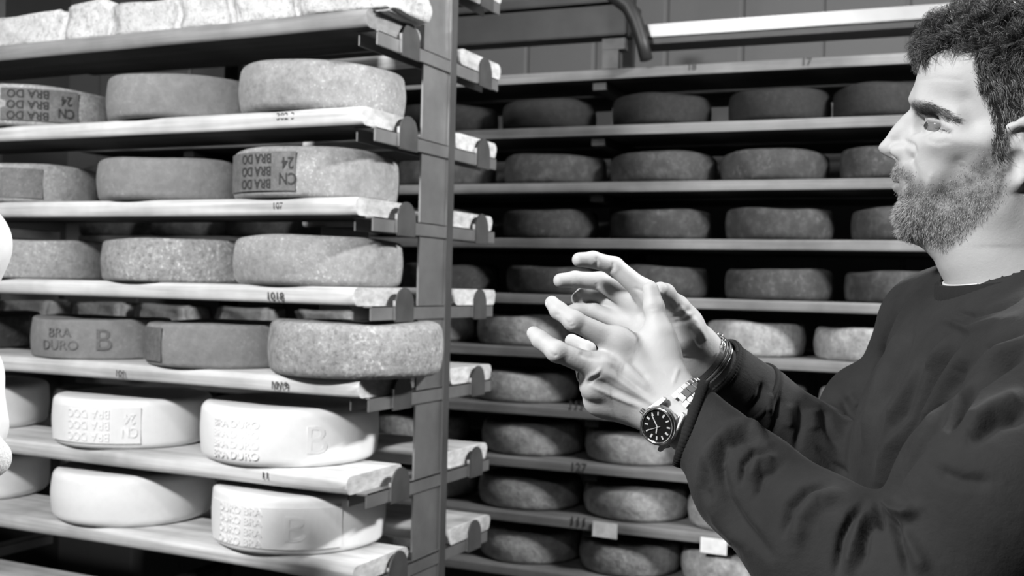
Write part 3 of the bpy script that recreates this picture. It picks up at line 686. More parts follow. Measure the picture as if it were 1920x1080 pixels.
# sculpted lines on the side of the face (both sides alike: the far side is mirrored)
def hstrokes(V, Q, L):
    N = normals(V, Q); a, b, c = habc(V); Vm = H0+a[:, None]*HA+b[:, None]*HB-np.abs(c)[:, None]*HCn; x, y, z = topx(Vm)
    nz = (N@HCn)*np.where(c > 0, 1, -1); face = np.clip(nz*1.6+.35, 0, 1); D = np.zeros(len(V))
    for amp, w, pts in L:
        d, t = seg_dist(x, y, pts); D += amp*.001*np.exp(-(d/w)**2)*face
    return V+N*D[:, None]
HV = hstrokes(HV, HQ, [
    (-2.2, 9, [(1702, 292), (1712, 315), (1722, 345)]),                     # fold from nose to mouth
    (-2.4, 4.5, [(1698, 266), (1712, 272), (1715, 285), (1706, 298)]), (-1.2, 6, [(1668, 262), (1682, 266)]),                     # behind the wing of the nose
    (-4.5, 20, [(1800, 315), (1772, 348), (1765, 372)]),                    # hollow of the cheek
    (1.6, 13, [(1752, 268), (1785, 262), (1835, 268)]),                     # cheek bone
    (-2.5, 18, [(1812, 190), (1825, 225)]),                                 # temple
    (-1.0, 4, [(1742, 263), (1757, 268), (1778, 265)]),                     # bag under the eye
    (-.8, 3, [(1735, 211), (1756, 211), (1784, 229)]),                      # lid crease
    (1.2, 10, [(1712, 191), (1745, 194), (1790, 212)]),
    (-1.6, 10, [(1688, 371), (1705, 371), (1722, 365)]),                    # under the lower lip
    (-.6, 2.5, [(1722, 150), (1760, 146), (1800, 150)]), (1.3, 3.2, [(1803, 309), (1803.5, 309)]),
    (.9, 5, [(1745, 330), (1738, 350)]),
])
# beard shade as a surface attribute
def hmask(V):
    a, b, c = habc(V); Vm = H0+a[:, None]*HA+b[:, None]*HB-np.abs(c)[:, None]*HCn; return topx(Vm)[:2]
def inpoly(x, y, P):
    r = np.zeros(len(x), bool); n = len(P)
    for i in range(n):
        x0, y0 = P[i]; x1, y1 = P[(i+1) % n]
        k = ((y0 > y) != (y1 > y)) & (x < (x1-x0)*(y-y0)/((y1-y0) or 1e-9)+x0); r ^= k
    return r
def soft(x, y, P, w):
    d, _ = seg_dist(x, y, P+[P[0]]); s = np.where(inpoly(x, y, P), d, -d); return np.clip(s/w+.5, 0, 1)
BEARD = [(1664, 322), (1680, 306), (1700, 312), (1722, 338), (1742, 352), (1778, 338), (1822, 306), (1852, 276), (1868, 240), (1890, 250), (1890, 330), (1880, 372), (1850, 404), (1812, 440), (1770, 470), (1722, 452), (1690, 445), (1660, 415), (1664, 372), (1690, 362), (1700, 345), (1688, 338)]
hx, hy = hmask(HV); bm = soft(hx, hy, BEARD, 20); bm = np.maximum(bm*.95, .75*soft(hx, hy, [(1664, 306), (1690, 304), (1712, 330), (1700, 337), (1666, 334)], 6))
LIPS = [(1665, 345), (1668, 338), (1692, 340), (1700, 345), (1690, 357), (1672, 360)]
bm = np.maximum(bm*(1-soft(hx, hy, LIPS, 4)), .62*soft(hx, hy, LIPS, 4))
bm = np.maximum(bm, .8*soft(hx, hy, [(1736, 224), (1753, 226), (1786, 243), (1784, 250), (1752, 236), (1738, 232)], 5))
bm = np.maximum(bm, .75*soft(hx, hy, [(1708, 196), (1715, 187), (1740, 192), (1770, 205), (1800, 228), (1774, 227), (1742, 214), (1714, 208)], 5))
bm = np.maximum(bm, .8*np.exp(-((hx-1803)**2+(hy-309)**2)/12))

# ------------------------------------------------------------------ hands
def hand_field(lo, hi, h=.0013): return Field(lo, hi, h)
def bbox(pts, pad): P = np.array(pts); return P.min(0)-pad, P.max(0)+pad
def near_hand():
    P = CS; W = P(1268, 757, 1.035)
    J = dict(i=[P(1158, 642, 1.045), P(1076, 602, 1.035), P(1047, 582, 1.046), P(1035, 568, 1.058)],
             m=[P(1126, 690, 1.035), P(1044, 659, 1.022), P(1014, 637, 1.034), P(1001, 625, 1.045)],
             r=[P(1116, 724, 1.042), P(1097, 694, 1.085), P(1102, 655, 1.112), P(1072, 639, 1.118)],
             l=[P(1122, 752, 1.055), P(1106, 736, 1.092), P(1120, 712, 1.112), P(1128, 700, 1.118)],
             t=[P(1258, 700, 1.045), P(1236, 628, 1.055), P(1226, 576, 1.062), P(1220, 543, 1.066)])
    lo, hi = bbox([W, P(1400, 840, .97)]+sum(J.values(), []), .032); f = hand_field(lo, hi)
    R = dict(i=[.0118, .0092, .0083, .0070], m=[.0120, .0096, .0086, .0070], r=[.0112, .0090, .0080, .0072], l=[.0105, .0080, .0072, .0065], t=[.0150, .0112, .0100, .0080])
    for k in 'imrlt': f.chain(J[k], R[k], .0035)
    for k in 'im':                                                   # knuckles
        f.ell(J[k][1]-CW*.0005, (.0093, .0092, .0092), AX, .004); f.ell(J[k][0]-CW*.003, (.0115, .011, .0105), AX, .006)
    # metacarpals and palm
    for k, r in (('i', .0125), ('m', .0135), ('r', .0130), ('l', .0125)): f.cone(W+(J[k][0]-W)*.12+CW*.004, J[k][0]+CW*.003, .020, r, .012)
    f.cone(P(1240, 690, 1.05), J['t'][1], .0165, .0118, .012); f.cone(P(1238, 655, 1.062), P(1170, 655, 1.058), .0090, .0100, .024)
    f.ell(P(1178, 716, 1.068), (.036, .030, .020), AX, .012)
    f.cone(P(1150, 757, 1.062), P(1225, 775, 1.052), .0145, .019, .014)
    # wrist: two bones side by side, into the sleeve
    f.cone(P(1262, 738, 1.04), P(1385, 832, .985), .020, .023, .016); f.cone(P(1243, 772, 1.04), P(1365, 868, .985), .020, .023, .016)
    V, Q = f.mesh(); V = relax(V, Q, 1, .4)
    V = strokes(V, Q, [
        (2.0, 6, [(1128, 694), (1168, 718), (1212, 747), (1240, 765)]), (1.6, 6, [(1155, 664), (1188, 700), (1222, 735)]), (1.7, 5, [(1106, 722), (1150, 742), (1200, 762)]),
        (-1.6, 6, [(1138, 680), (1170, 705), (1208, 738)]), (-2.0, 6, [(1118, 712), (1155, 732), (1205, 757)]), (-1.6, 7, [(1180, 672), (1215, 712)]),
        (1.0, 3.5, [(1096, 716), (1108, 704), (1118, 700), (1128, 690)]), (-.8, 3, [(1100, 724), (1116, 708), (1126, 704)]), (-2.2, 7, [(1140, 668), (1105, 668), (1085, 660)]),
        (-.7, 2, [(1062, 606), (1070, 612), (1078, 610)]), (-.7, 2, [(1060, 600), (1066, 606), (1074, 604)]), (-.7, 2, [(1032, 660), (1040, 668), (1046, 664)]), (-.5, 2, [(1040, 590), (1050, 590)]),
        (-.5, 2, [(1215, 580), (1232, 577)]), (-.4, 2, [(1216, 575), (1230, 572)]), (1.1, 4, [(1272, 690), (1262, 720)]),
    ])
    # ellipse-pressed fingertips carry nails
    return V, Q, J
def far_hand():
    P = CS; W = P(1306, 668, 1.155)
    J = dict(i=[P(1214, 552, 1.175), P(1152, 499, 1.172), P(1112, 487, 1.165), P(1086, 487, 1.16)],
             m=[P(1196, 572, 1.195), P(1125, 527, 1.205), P(1078, 524, 1.20), P(1051, 526, 1.195)],
             r=[P(1184, 590, 1.205), P(1130, 555, 1.225), P(1096, 552, 1.225), P(1084, 560, 1.222)],
             l=[P(1178, 608, 1.20), P(1115, 584, 1.215), P(1085, 581, 1.215), P(1064, 586, 1.21)],
             t=[P(1284, 625, 1.125), P(1266, 580, 1.115), P(1246, 552, 1.10), P(1238, 545, 1.088)])
    lo, hi = bbox([W, P(1440, 780, 1.18)]+sum(J.values(), []), .034); f = hand_field(lo, hi)
    R = dict(i=[.0118, .0098, .0088, .0078], m=[.0122, .0100, .0090, .0080], r=[.0116, .0096, .0088, .0080], l=[.0105, .0086, .0080, .0072], t=[.0170, .0125, .0110, .0090])
    for k in 'imrlt': f.chain(J[k], R[k], .0035)
    for k, r in (('i', .0130), ('m', .0135), ('r', .0135), ('l', .0130)): f.cone(W+(J[k][0]-W)*.15, J[k][0]+CW*.003, .021, r, .012)
    f.cone(P(1290, 640, 1.14), P(1262, 585, 1.125), .020, .0165, .014)
    f.ell(P(1275, 612, 1.135), (.024, .022, .018), AX, .012); f.ell(P(1235, 640, 1.17), (.028, .022, .018), AX, .014)
    f.ell(P(1228, 598, 1.145), (.020, .018, .014), AX, .008, cut=True)
    f.cone(P(1310, 652, 1.15), P(1420, 745, 1.175), .021, .024, .016); f.cone(P(1296, 682, 1.16), P(1405, 775, 1.185), .021, .024, .016)
    V, Q = f.mesh(); V = relax(V, Q, 1, .4)
    V = strokes(V, Q, [
        (-1.3, 4, [(1115, 503), (1120, 492), (1118, 480)]), (-1.3, 4, [(1142, 512), (1150, 502), (1149, 490)]), (-1.1, 4, [(1076, 545), (1080, 535)]), (-1., 4, [(1118, 530), (1122, 540)]),
        (-1.8, 5, [(1256, 566), (1268, 578), (1276, 572)]), (-1.8, 5, [(1262, 596), (1280, 590), (1296, 578)]), (-1.4, 5, [(1262, 605), (1285, 602), (1302, 592)]), (1.6, 6, [(1262, 570), (1285, 585), (1305, 603), (1322, 625)]),
        (-1.5, 6, [(1185, 548), (1200, 575), (1202, 605)]), (-1., 4, [(1215, 590), (1190, 610)]), (-1., 3, [(1190, 540), (1212, 548)]), (1.8, 5, [(1300, 608), (1318, 628), (1324, 640)]), (-1.6, 5, [(1290, 612), (1308, 632), (1314, 648)]),
    ])
    return V, Q, J
NV, NQ, NJ = near_hand(); FV, FQ, FJ = far_hand()

# hidden trunk, arms and neck base inside the clothes (same body)
def camP(X, Yu, D): return CAM+CR*X+CU*Yu+CW*D
SHN, SHF = CS(2030, 735, .885), CS(1748, 632, 1.245)
ELN, ELF = CS(1728, 1125, .85), CS(1625, 955, 1.225)
WRN, WRF = CS(1268, 757, 1.035), CS(1306, 668, 1.155)
TC = (SHN+SHF)/2; DN = np.array([0, 0, -1.])
AXB = [CR, np.array([0, 0, 1.]), np.cross(CR, [0, 0, 1.])]; AXB = [a/np.linalg.norm(a) for a in AXB]
def trunk():
    lo, hi = bbox([SHN, SHF, ELN, ELF, TC+DN*.55, CS(1390, 840, .985), CS(1420, 760, 1.18)], .14); f = Field(lo, hi, .007)
    f.ell(TC+DN*.16+CR*.01, (.085, .20, .12), AXB, .03); f.ell(TC+DN*.40+CR*.01, (.085, .22, .12), AXB, .04)
    f.cone(SHN+CW*.05+CR*.01, SHF-CW*.05+CR*.01, .036, .036, .03); f.cone(TC+CR*.02, TC+CR*.035+np.array([0, 0, .05]), .055, .044, .02)
    for a, b, c in ((SHN, ELN, CS(1385, 840, .985)), (SHF, ELF, CS(1415, 765, 1.18))): f.cone(a, b, .036, .032, .02); f.cone(b, c, .032, .024, .02)
    return f.mesh()
TV, TQ = trunk()
allV = np.concatenate([HV, NV, FV, TV]); o1 = len(HV); o2 = o1+len(NV); o3 = o2+len(FV)
body = man_obj('body', allV, np.concatenate([HQ, NQ+o1, FQ+o2, TQ+o3]), SK)
att = body.data.attributes.new('beard', 'FLOAT', 'POINT'); bb = np.zeros(len(allV), np.float32); bb[:o1] = bm; att.data.foreach_set('value', bb)

# ------------------------------------------------------------------ sweatshirt
def subdiv(V, Q):
    use = np.unique(Q); m = np.full(len(V), -1); m[use] = np.arange(len(use)); V = V[use]; Q = m[Q]
    E = np.sort(np.concatenate([Q[:, [0, 1]], Q[:, [1, 2]], Q[:, [2, 3]], Q[:, [3, 0]]]), 1); key = E[:, 0].astype(np.int64)*len(V)+E[:, 1]
    u, inv = np.unique(key, return_inverse=True); e0 = u//len(V); e1 = u % len(V); n = len(V); k = len(Q)
    EP = (V[e0]+V[e1])/2; FP = V[Q].mean(1); nV = np.concatenate([V, EP, FP]); i = [n+inv[j*k:(j+1)*k] for j in range(4)]; f = n+len(u)+np.arange(k)
    nQ = np.concatenate([np.stack([Q[:, 0], i[0], f, i[3]], 1), np.stack([i[0], Q[:, 1], i[1], f], 1), np.stack([f, i[1], Q[:, 2], i[2]], 1), np.stack([i[3], f, i[2], Q[:, 3]], 1)])
    return relax(nV, nQ, 2, .4), nQ
def sweater():
    lo, hi = bbox([SHN, SHF, ELN, ELF, TC+DN*.62+CR*.05, WRN, WRF], .125); hi[2] = CS(1860, 480, 1.07)[2]; f = Field(lo, hi, .0036)
    f.ell(TC+DN*.12+CR*.0, (.130, .18, .168), AXB, .03); f.ell(TC+DN*.30+CR*.0, (.130, .20, .160), AXB, .05); f.ell(TC+DN*.50, (.13, .20, .16), AXB, .05)
    f.cone(SHN+CW*.04-CR*.005, SHF-CW*.04, .062, .058, .04)
    nb = hp(1925, 560); f.cone(nb+HB*.02, nb-HB*.03, .063, .065, .03); f.cone(nb-HB*.03, SHN+CW*.03, .060, .060, .04); f.cone(nb-HB*.03, SHF-CW*.03, .058, .055, .04)
    f.cone(CS(1838, 556, 1.125), CS(1750, 604, 1.22), .046, .054, .03)
    # near sleeve
    f.cone(SHN, CS(1862, 930, .85), .068, .068, .03); f.cone(CS(1862, 930, .85), ELN, .068, .060, .03)
    f.cone(ELN, CS(1540, 1028, .905), .060, .057, .02); f.cone(CS(1540, 1028, .905), CS(1400, 905, .965), .056, .048, .02)
    f.cone(CS(1400, 905, .965), CS(1345, 838, .995), .047, .037, .012)
    f.cone(CS(1345, 838, .995), CS(1268, 762, 1.030), .037, .034, .006)
    # far sleeve
    f.cone(SHF, ELF, .062, .064, .010); f.ell(CS(1632, 790, 1.245), (.060, .07, .052), AX, .012)
    f.cone(ELF, CS(1500, 840, 1.20), .062, .055, .03); f.cone(CS(1500, 840, 1.20), CS(1425, 755, 1.18), .052, .041, .015)
    f.cone(CS(1405, 738, 1.175), CS(1335, 686, 1.158), .037, .035, .004)
    V, Q = f.mesh(); return V, Q
SV, SQ = sweater(); SV = relax(SV, SQ, 2, .5)
# open ends: neckline, cuffs, hem
def cut_mesh(V, Q, p, n, only=None):
    d = (V-p)@n; drop = d > 0
    if only is not None: drop &= only(V)
    keep = ~drop[Q].all(1); return V, Q[keep]
n_ = (HB*.93-HA*.37); n_ = np.array([0, 0, 1.])*.97-HA*.20-HCn*.12; n_ /= np.linalg.norm(n_)
NCK = hp(1850, 535)
nax = hp(1930, 575)-hp(1882, 465); nax /= np.linalg.norm(nax)
def near_neck(V):
    d = V-hp(1912, 535); d = d-(d@nax)[:, None]*nax; return np.linalg.norm(d, axis=1) < .0695
SV0, SQ0 = SV.copy(), SQ
SV, SQ = cut_mesh(SV, SQ, NCK, n_, near_neck)
dW = (CS(1345, 838, .995)-CS(1268, 757, 1.035)); dW /= np.linalg.norm(dW)
nC = CR*.93-CU*.30-CW*.22; nC /= np.linalg.norm(nC); PC = CS(1291, 790, 1.022)
SV, SQ = cut_mesh(SV, SQ, PC, -nC, lambda V: np.linalg.norm(V-WRN, axis=1) < .12)
dF = (CS(1425, 755, 1.18)-CS(1335, 686, 1.158)); dF /= np.linalg.norm(dF)
SV, SQ = cut_mesh(SV, SQ, CS(1342, 690, 1.158), -dF, lambda V: np.linalg.norm(V-WRF, axis=1) < .12)
FOLDS = [
    (7, 13, ['near', (1432, 832), (1408, 800), (1370, 812), (1335, 850), (1318, 905)]), (-6, 9, ['near', (1425, 828), (1395, 822), (1362, 835), (1349, 868), (1352, 905)]),
    (-5, 7, ['near', (1448, 850), (1415, 846), (1395, 868), (1390, 905)]), (4, 8, ['near', (1455, 862), (1420, 866), (1405, 905)]), (-3.5, 7, ['near', (1465, 876), (1432, 890), (1415, 935)]),
    (-5.5, 9, ['near', (1556, 908), (1512, 920), (1484, 948), (1470, 1000)]), (4.5, 12, ['near', (1585, 925), (1530, 935), (1500, 975), (1492, 1030)]),
    (-6, 9, ['near', (1622, 945), (1598, 968), (1580, 1005), (1568, 1075)]), (5, 9, ['near', (1632, 960), (1612, 985), (1598, 1030), (1590, 1078)]), (-5, 8, ['near', (1640, 975), (1625, 1000), (1615, 1060)]),
    (-4, 12, ['near', (1352, 880), (1364, 936), (1392, 982), (1444, 1042)]), (4, 12, ['near', (1330, 925), (1350, 975), (1395, 1030)]), (-3, 9, ['near', (1330, 870), (1322, 915), (1340, 950)]),
    (-8, 8, ['near', (1646, 945), (1646, 975), (1652, 990)]), (7, 9, ['near', (1661, 936), (1678, 960), (1704, 963), (1722, 950)]), (-6, 10, ['near', (1668, 965), (1685, 1001), (1704, 1072)]),
    (4, 12, ['near', (1690, 990), (1712, 1030), (1735, 1075)]), (-3, 14, ['near', (1750, 880), (1800, 900), (1860, 905)]), (-5, 10, (['near', (1650, 942), (1690, 880), (1740, 815), (1780, 762)])),
    (-7, 10, [(1925, 655), (1870, 690), (1825, 722), (1800, 765), (1782, 800)]), (4, 10, [(1925, 635), (1850, 680), (1808, 730), (1785, 775)]), (-5, 9, [(1925, 615), (1850, 655), (1805, 700), (1788, 745)]),
    (-4, 14, [(1925, 780), (1870, 790), (1820, 825)]), (4, 14, [(1925, 740), (1860, 770), (1815, 800)]),
    (5.5, 10, [(1788, 632), (1730, 690), (1682, 775), (1650, 900)]), (-6, 10, [(1768, 632), (1735, 680), (1696, 765), (1655, 845)]), (-5, 12, [(1800, 640), (1745, 720), (1700, 810), (1670, 900)]), (4, 12, [(1830, 640), (1775, 720), (1725, 810)]),
    (4.5, 8, [(1700, 600), (1662, 680), (1635, 760), (1622, 840)]), (-4, 8, [(1712, 612), (1680, 690), (1650, 765)]), (-4, 7, [(1700, 555), (1668, 620), (1640, 700)]), (4, 7, [(1730, 545), (1690, 600), (1660, 660)]),
    (-3, 5, [(1790, 585), (1825, 590), (1880, 575), (1925, 550)]), (3, 6, [(1770, 600), (1820, 620), (1900, 590)]),
    (-5, 8, ['far', (1432, 716), (1425, 745), (1404, 772)]), (4, 8, ['far', (1445, 735), (1440, 775)]), (-5, 8, ['far', (1462, 742), (1455, 795), (1440, 830)]), (4, 8, ['far', (1480, 755), (1478, 805)]), (-5, 8, ['far', (1500, 760), (1502, 800), (1490, 850)]),
    (4, 9, ['far', (1522, 765), (1525, 810)]), (-6, 9, ['far', (1545, 765), (1552, 802), (1572, 840)]), (-5, 8, ['far', (1577, 742), (1592, 772), (1618, 790)]), (4, 8, ['far', (1590, 735), (1610, 765)]), (-4, 8, ['far', (1530, 835), (1560, 870), (1600, 895)]),
]
SV, SQ = subdiv(SV, SQ); SV = strokes(SV, SQ, [(q[0]*(.9 if q[2][0] == 'far' else 1.5 if q[2][0] == 'near' else 2.2), q[1]*(1.25 if q[0] > 0 else .9), q[2]) for q in FOLDS])
use = np.unique(SQ); mp_ = np.full(len(SV), -1); mp_[use] = np.arange(len(use)); SV2 = SV[use]; SQ2 = mp_[SQ]
sw = man_obj('sweatshirt', SV2, SQ2, CL); tag(sw, 'dark crew neck sweatshirt with bunched sleeves')
so = sw.modifiers.new('cloth', 'SOLIDIFY'); so.thickness = .003; so.offset = -1
def ring_tube(name, pts, r, mat, parent=None, seg=10, closed=True):
    pts = [Vector(p) for p in pts]; n = len(pts); V = []; Fc = []
    cen = sum(pts, Vector())/n
    for i, p in enumerate(pts):
        t = (pts[(i+1) % n]-pts[i-1]).normalized(); u = (p-cen); u = (u-t*u.dot(t)).normalized(); w = t.cross(u)
        for k in range(seg): an = 2*math.pi*k/seg; V.append(p+(u*math.cos(an)*r[0]+w*math.sin(an)*r[1]))
    for i in range(n if closed else n-1):
        for k in range(seg): Fc.append((i*seg+k, i*seg+(k+1) % seg, ((i+1) % n)*seg+(k+1) % seg, ((i+1) % n)*seg+k))
    V = [np.array(v)-np.array(man.location) for v in V]
    return mesh_obj(name, V, Fc, mat, parent or man, True)
def section(V, Q, p, n, near, R):
    """points where a surface meets a plane, ordered round p"""
    d = (V-p)@n; E = np.concatenate([Q[:, [0, 1]], Q[:, [1, 2]], Q[:, [2, 3]], Q[:, [3, 0]]]); m = (d[E[:, 0]] > 0) & (d[E[:, 1]] <= 0)
    e = E[m]; t = d[e[:, 0]]/(d[e[:, 0]]-d[e[:, 1]]); P = V[e[:, 0]]+(V[e[:, 1]]-V[e[:, 0]])*t[:, None]; P = P[np.linalg.norm(P-near, axis=1) < R]
    c = P.mean(0); u = np.cross(n, [0, 0, 1.]); u /= np.linalg.norm(u); w = np.cross(n, u); an = np.arctan2((P-c)@w, (P-c)@u); K = 72; out = []
    rad_ = np.linalg.norm(P-c, axis=1)
    for k in range(K):
        a = -math.pi+2*math.pi*(k+.5)/K; dd = np.abs((an-a+math.pi) % (2*math.pi)-math.pi); j = dd < .16
        r = rad_[j].max() if j.any() else np.nan; out.append(r)
    out = np.array(out); g = ~np.isnan(out); xs = np.arange(K); out = np.interp(xs, np.concatenate([xs[g]-K, xs[g], xs[g]+K]), np.tile(out[g], 3))
    out = np.convolve(np.pad(out, 3, 'wrap'), np.ones(7)/7, 'valid')
    return [c+(u*math.cos(-math.pi+2*math.pi*(k+.5)/K)+w*math.sin(-math.pi+2*math.pi*(k+.5)/K))*out[k] for k in range(K)], c

# ------------------------------------------------------------------ collar, cuffs
rng = np.random.RandomState(7)
def band(name, loop, up, hgt, thick, mat, parent=None, ribs=0, lean=0.):
    """a knitted band standing on a loop; up = axis along its height"""
    n = len(loop); c = sum(loop)/n; up = np.array(up)/np.linalg.norm(up); V = []; Fc = []; prof = [(-.5, -.5), (-.5, .5), (0, .62), (.5, .5), (.5, -.5), (0, -.62)]
    N = n*(3 if ribs else 1)
    for i in range(N):
        t = i*n/N; k = int(t) % n; fr = t-int(t); p = loop[k]*(1-fr)+loop[(k+1) % n]*fr; o = p-c; o = o-up*(o@up); o /= np.linalg.norm(o)
        rb = (.0003*math.cos(i*2*math.pi/3)) if ribs else 0
        for (h, w) in prof: V.append(p+up*h*hgt+o*(w*thick+(rb if w > 0 else 0)+lean*(h+.5)*hgt)-np.array(man.location))
    m = len(prof)
    for i in range(N):
        for k in range(m): Fc.append((i*m+k, i*m+(k+1) % m, ((i+1) % N)*m+(k+1) % m, ((i+1) % N)*m+k))
    return mesh_obj(name, V, Fc, mat, parent or man, True)
lp, cc = section(HV, HQ, NCK-n_*.004, n_, hp(1912, 540), .085); cc = sum(lp)/len(lp); lp = [p+(p-cc)/np.linalg.norm(p-cc)*.0150 for p in lp]
col = band('collar', lp, n_, .027, .0055, CLR, sw, 1, -.22)
lc = sum(lp)/len(lp); band('undershirt_edge', [lc+(p-lc)*.86+n_*.0125 for p in lp], n_, .003, .002, m_plain('white_undershirt', .5, .8), sw)
lpn, _ = section(SV0, SQ0, PC+nC*.003, nC, PC, .085)
band('cuff', lpn, nC, .009, .0035, CLR, sw, 1)
lpf, _ = section(SV0, SQ0, CS(1345, 692, 1.158), dF, WRF, .10)
band('cuff', lpf, dF, .005, .003, CLR, sw, 1)
lpf2, _ = section(SV0, SQ0, CS(1408, 741, 1.176), dF, CS(1408, 741, 1.176), .09)
band('cuff_seam', lpf2, dF, .005, .004, CLR, sw)

# ------------------------------------------------------------------ hair
def strands(name, P, mats, mi, r, parent=man):
    """P: n x k x 3 polylines -> thin three-sided tapering hairs, one mesh; mi = material index per hair"""
    n, k, _ = P.shape; T = np.gradient(P, axis=1); T /= np.maximum(np.linalg.norm(T, axis=2), 1e-9)[..., None]
    ref = np.tile(np.array([.31, .52, .79]), (n, k, 1)); U = np.cross(T, ref); U /= np.maximum(np.linalg.norm(U, axis=2), 1e-9)[..., None]; W_ = np.cross(T, U)
    tp = np.linspace(1, .25, k)[None, :, None]*(r[:, None, None] if hasattr(r, 'shape') else r)
    V = np.stack([P+(U*math.cos(a)+W_*math.sin(a))*tp for a in (0, 2.094, 4.189)], 2)
    V = V.reshape(-1, 3); b = np.arange(n)[:, None, None]*k*3+np.arange(k-1)[None, :, None]*3; j = np.arange(3)[None, None, :]; j2 = (j+1) % 3
    Qd = np.stack([b+j, b+j2, b+3+j2, b+3+j], -1).reshape(-1, 4)
    o = np_obj(name, V-np.array(man.location), Qd, mats[0], parent, True)
    for m in mats[1:]: o.data.materials.append(m)
    if len(mats) > 1: o.data.polygons.foreach_set('material_index', np.repeat(np.asarray(mi, np.int32), (k-1)*3))
    return o
HN = normals(HV, HQ)
ha, hb, hc = habc(HV)
HLINE = [(1733, 118), (1758, 98), (1790, 89), (1820, 88), (1834, 100), (1830, 150), (1853, 190), (1868, 235), (1866, 285), (1878, 292), (1878, 255), (1892, 226), (1922, 208), (1955, 220), (1966, 270), (1962, 340), (2000, 385), (2120, 385), (2300, 385), (2300, -200), (1600, -200), (1690, 60)]
def sample_tris(n, w):
    """random points on the head weighted by a vertex mask"""
    q = HQ; qw = w[q].mean(1); A = np.linalg.norm(np.cross(HV[q[:, 2]]-HV[q[:, 0]], HV[q[:, 3]]-HV[q[:, 1]]), axis=1)*qw; p = np.cumsum(A/A.sum())
    i = np.searchsorted(p, rng.rand(n)); i = np.minimum(i, len(q)-1); u, v = rng.rand(n, 1), rng.rand(n, 1)
    P = (HV[q[i, 0]]*(1-u)+HV[q[i, 1]]*u)*(1-v)+(HV[q[i, 3]]*(1-u)+HV[q[i, 2]]*u)*v; N = HN[q[i, 0]]
    return P, N
hmx, hmy = hmask(HV); scalp = soft(hmx, hmy, HLINE, 14)*(HV@HB > -9)
scalp = scalp*(np.abs(hc) < .12)
# cap that gives the hair its body
thick = scalp*(.002+.007*np.clip((hb-habc(hp(1800, 150)[None])[1][0])/.07, 0, 1))
lump = .0008*np.sin(hx*.11+np.sin(hy*.13)*2)*np.sin(hy*.17+hx*.05)
CV = HV+HN*(thick+lump*scalp*np.clip(thick/.006, 0, 1.5))[:, None]-HN*(.0006*(scalp < .3))[:, None]
fk = (scalp[HQ] > .42).all(1); cq = HQ[fk]; us = np.unique(cq); mm_ = np.full(len(CV), -1); mm_[us] = np.arange(len(us))
hair_root = man_obj('hair', CV[us], mm_[cq], m_plain('hair_base', .012, .95, 0, .1)); tag(hair_root, 'short dark wavy hair brushed forward')
near_w = np.where((hc < .02) & (hmx < 2000), 1., .45)
P, N = sample_tris(30000, scalp*near_w)
a_, b_, c_ = habc(P); b0 = habc(hp(1800, 120)[None])[1][0]; top = np.clip((b_-b0)/.03+.3, 0, 1)
front = np.clip((habc(hp(1830, 60)[None])[0][0]-a_)/.05+.2, 0, 1)
fr = np.clip((habc(hp(1775, 60)[None])[0][0]-a_)/.03, 0, 1)
L = (.015+.014*top*(.6+.6*rng.rand(len(P))))*(1-.45*fr); k = 9
flow = ((-HA*.8+HB*.15)[None]*(1-fr[:, None])+(-HB*.9+HA*.1)[None]*fr[:, None])*top[:, None]+(-HB*.85+HA*.45)[None]*(1-top)[:, None]
cl = np.floor(a_/.006)+np.floor(b_/.006)*17+np.floor(c_/.007)*53; crng = np.random.RandomState(3); tb = crng.randn(997, 3)*.55; cdir = tb[(cl.astype(int) % 997)]
d = N*(.35+.45*top)[:, None]+flow*.9+cdir*(.25+.7*top)[:, None]+rng.randn(len(P), 3)*.14; d /= np.linalg.norm(d, axis=1)[:, None]
ph = crng.rand(997)[cl.astype(int) % 997]*6.28
pts = [P+N*(.001+.004*top)[:, None]]; side = np.cross(d, N); side /= np.maximum(np.linalg.norm(side, axis=1), 1e-6)[:, None]
for i in range(1, k):
    curl = (side*np.sin(ph+i*.75)[:, None]+N*np.cos(ph+i*.75)[:, None])*(.28+.42*top)[:, None]
    dd = d+curl-N*(i/k*.75)-HB*(i/k*.4*top)[:, None]; dd /= np.linalg.norm(dd, axis=1)[:, None]; pts.append(pts[-1]+dd*(L/(k-1))[:, None])
mi = (rng.rand(len(P)) < .16+.32*(1-top)).astype(int)
tag(strands('hair_strands', np.stack(pts, 1), [HD, HL], mi, .00020+.00008*rng.rand(len(P)), hair_root), kind='stuff')
# beard and moustache
bmask = np.clip(soft(hx, hy, BEARD, 16)*.9+.9*soft(hx, hy, [(1664, 308), (1690, 304), (1712, 330), (1700, 338), (1666, 334)], 6), 0, 1)*(1-soft(hx, hy, LIPS, 4))*np.where(hc < .03, 1, .4)
bmask *= (.20+.80*np.clip((hy-310)/70, 0, 1))
P, N = sample_tris(8000, bmask)
px_, py_ = hmask(P); low = np.clip((py_-350)/60, 0, 1); chin = np.exp(-((px_-1685)/30)**2-((py_-405)/35)**2); mous = np.exp(-((px_-1680)/22)**2-((py_-322)/14)**2)
L = (.0012+.0016*low+.0030*chin+.0012*mous)*(.6+.8*rng.rand(len(P)))
d = N*.55-HB*.75-HA*(.35*chin+.2)[:, None]+HA*(.35*(1-chin)*low)[:, None]+rng.randn(len(P), 3)*.30; d /= np.linalg.norm(d, axis=1)[:, None]
k = 4; pts = [P]; w0 = rng.randn(len(P), 3)*.35
for i in range(1, k): dd = d+w0*(i/k)-HB*(.25*i/k); dd /= np.linalg.norm(dd, axis=1)[:, None]; pts.append(pts[-1]+dd*(L/(k-1))[:, None])
mi = (rng.rand(len(P)) < .45-.15*chin).astype(int)
bo = strands('beard', np.stack(pts, 1), [BL, BD], mi, .00013+.00006*rng.rand(len(P))); tag(bo, 'short greying beard', kind='stuff')
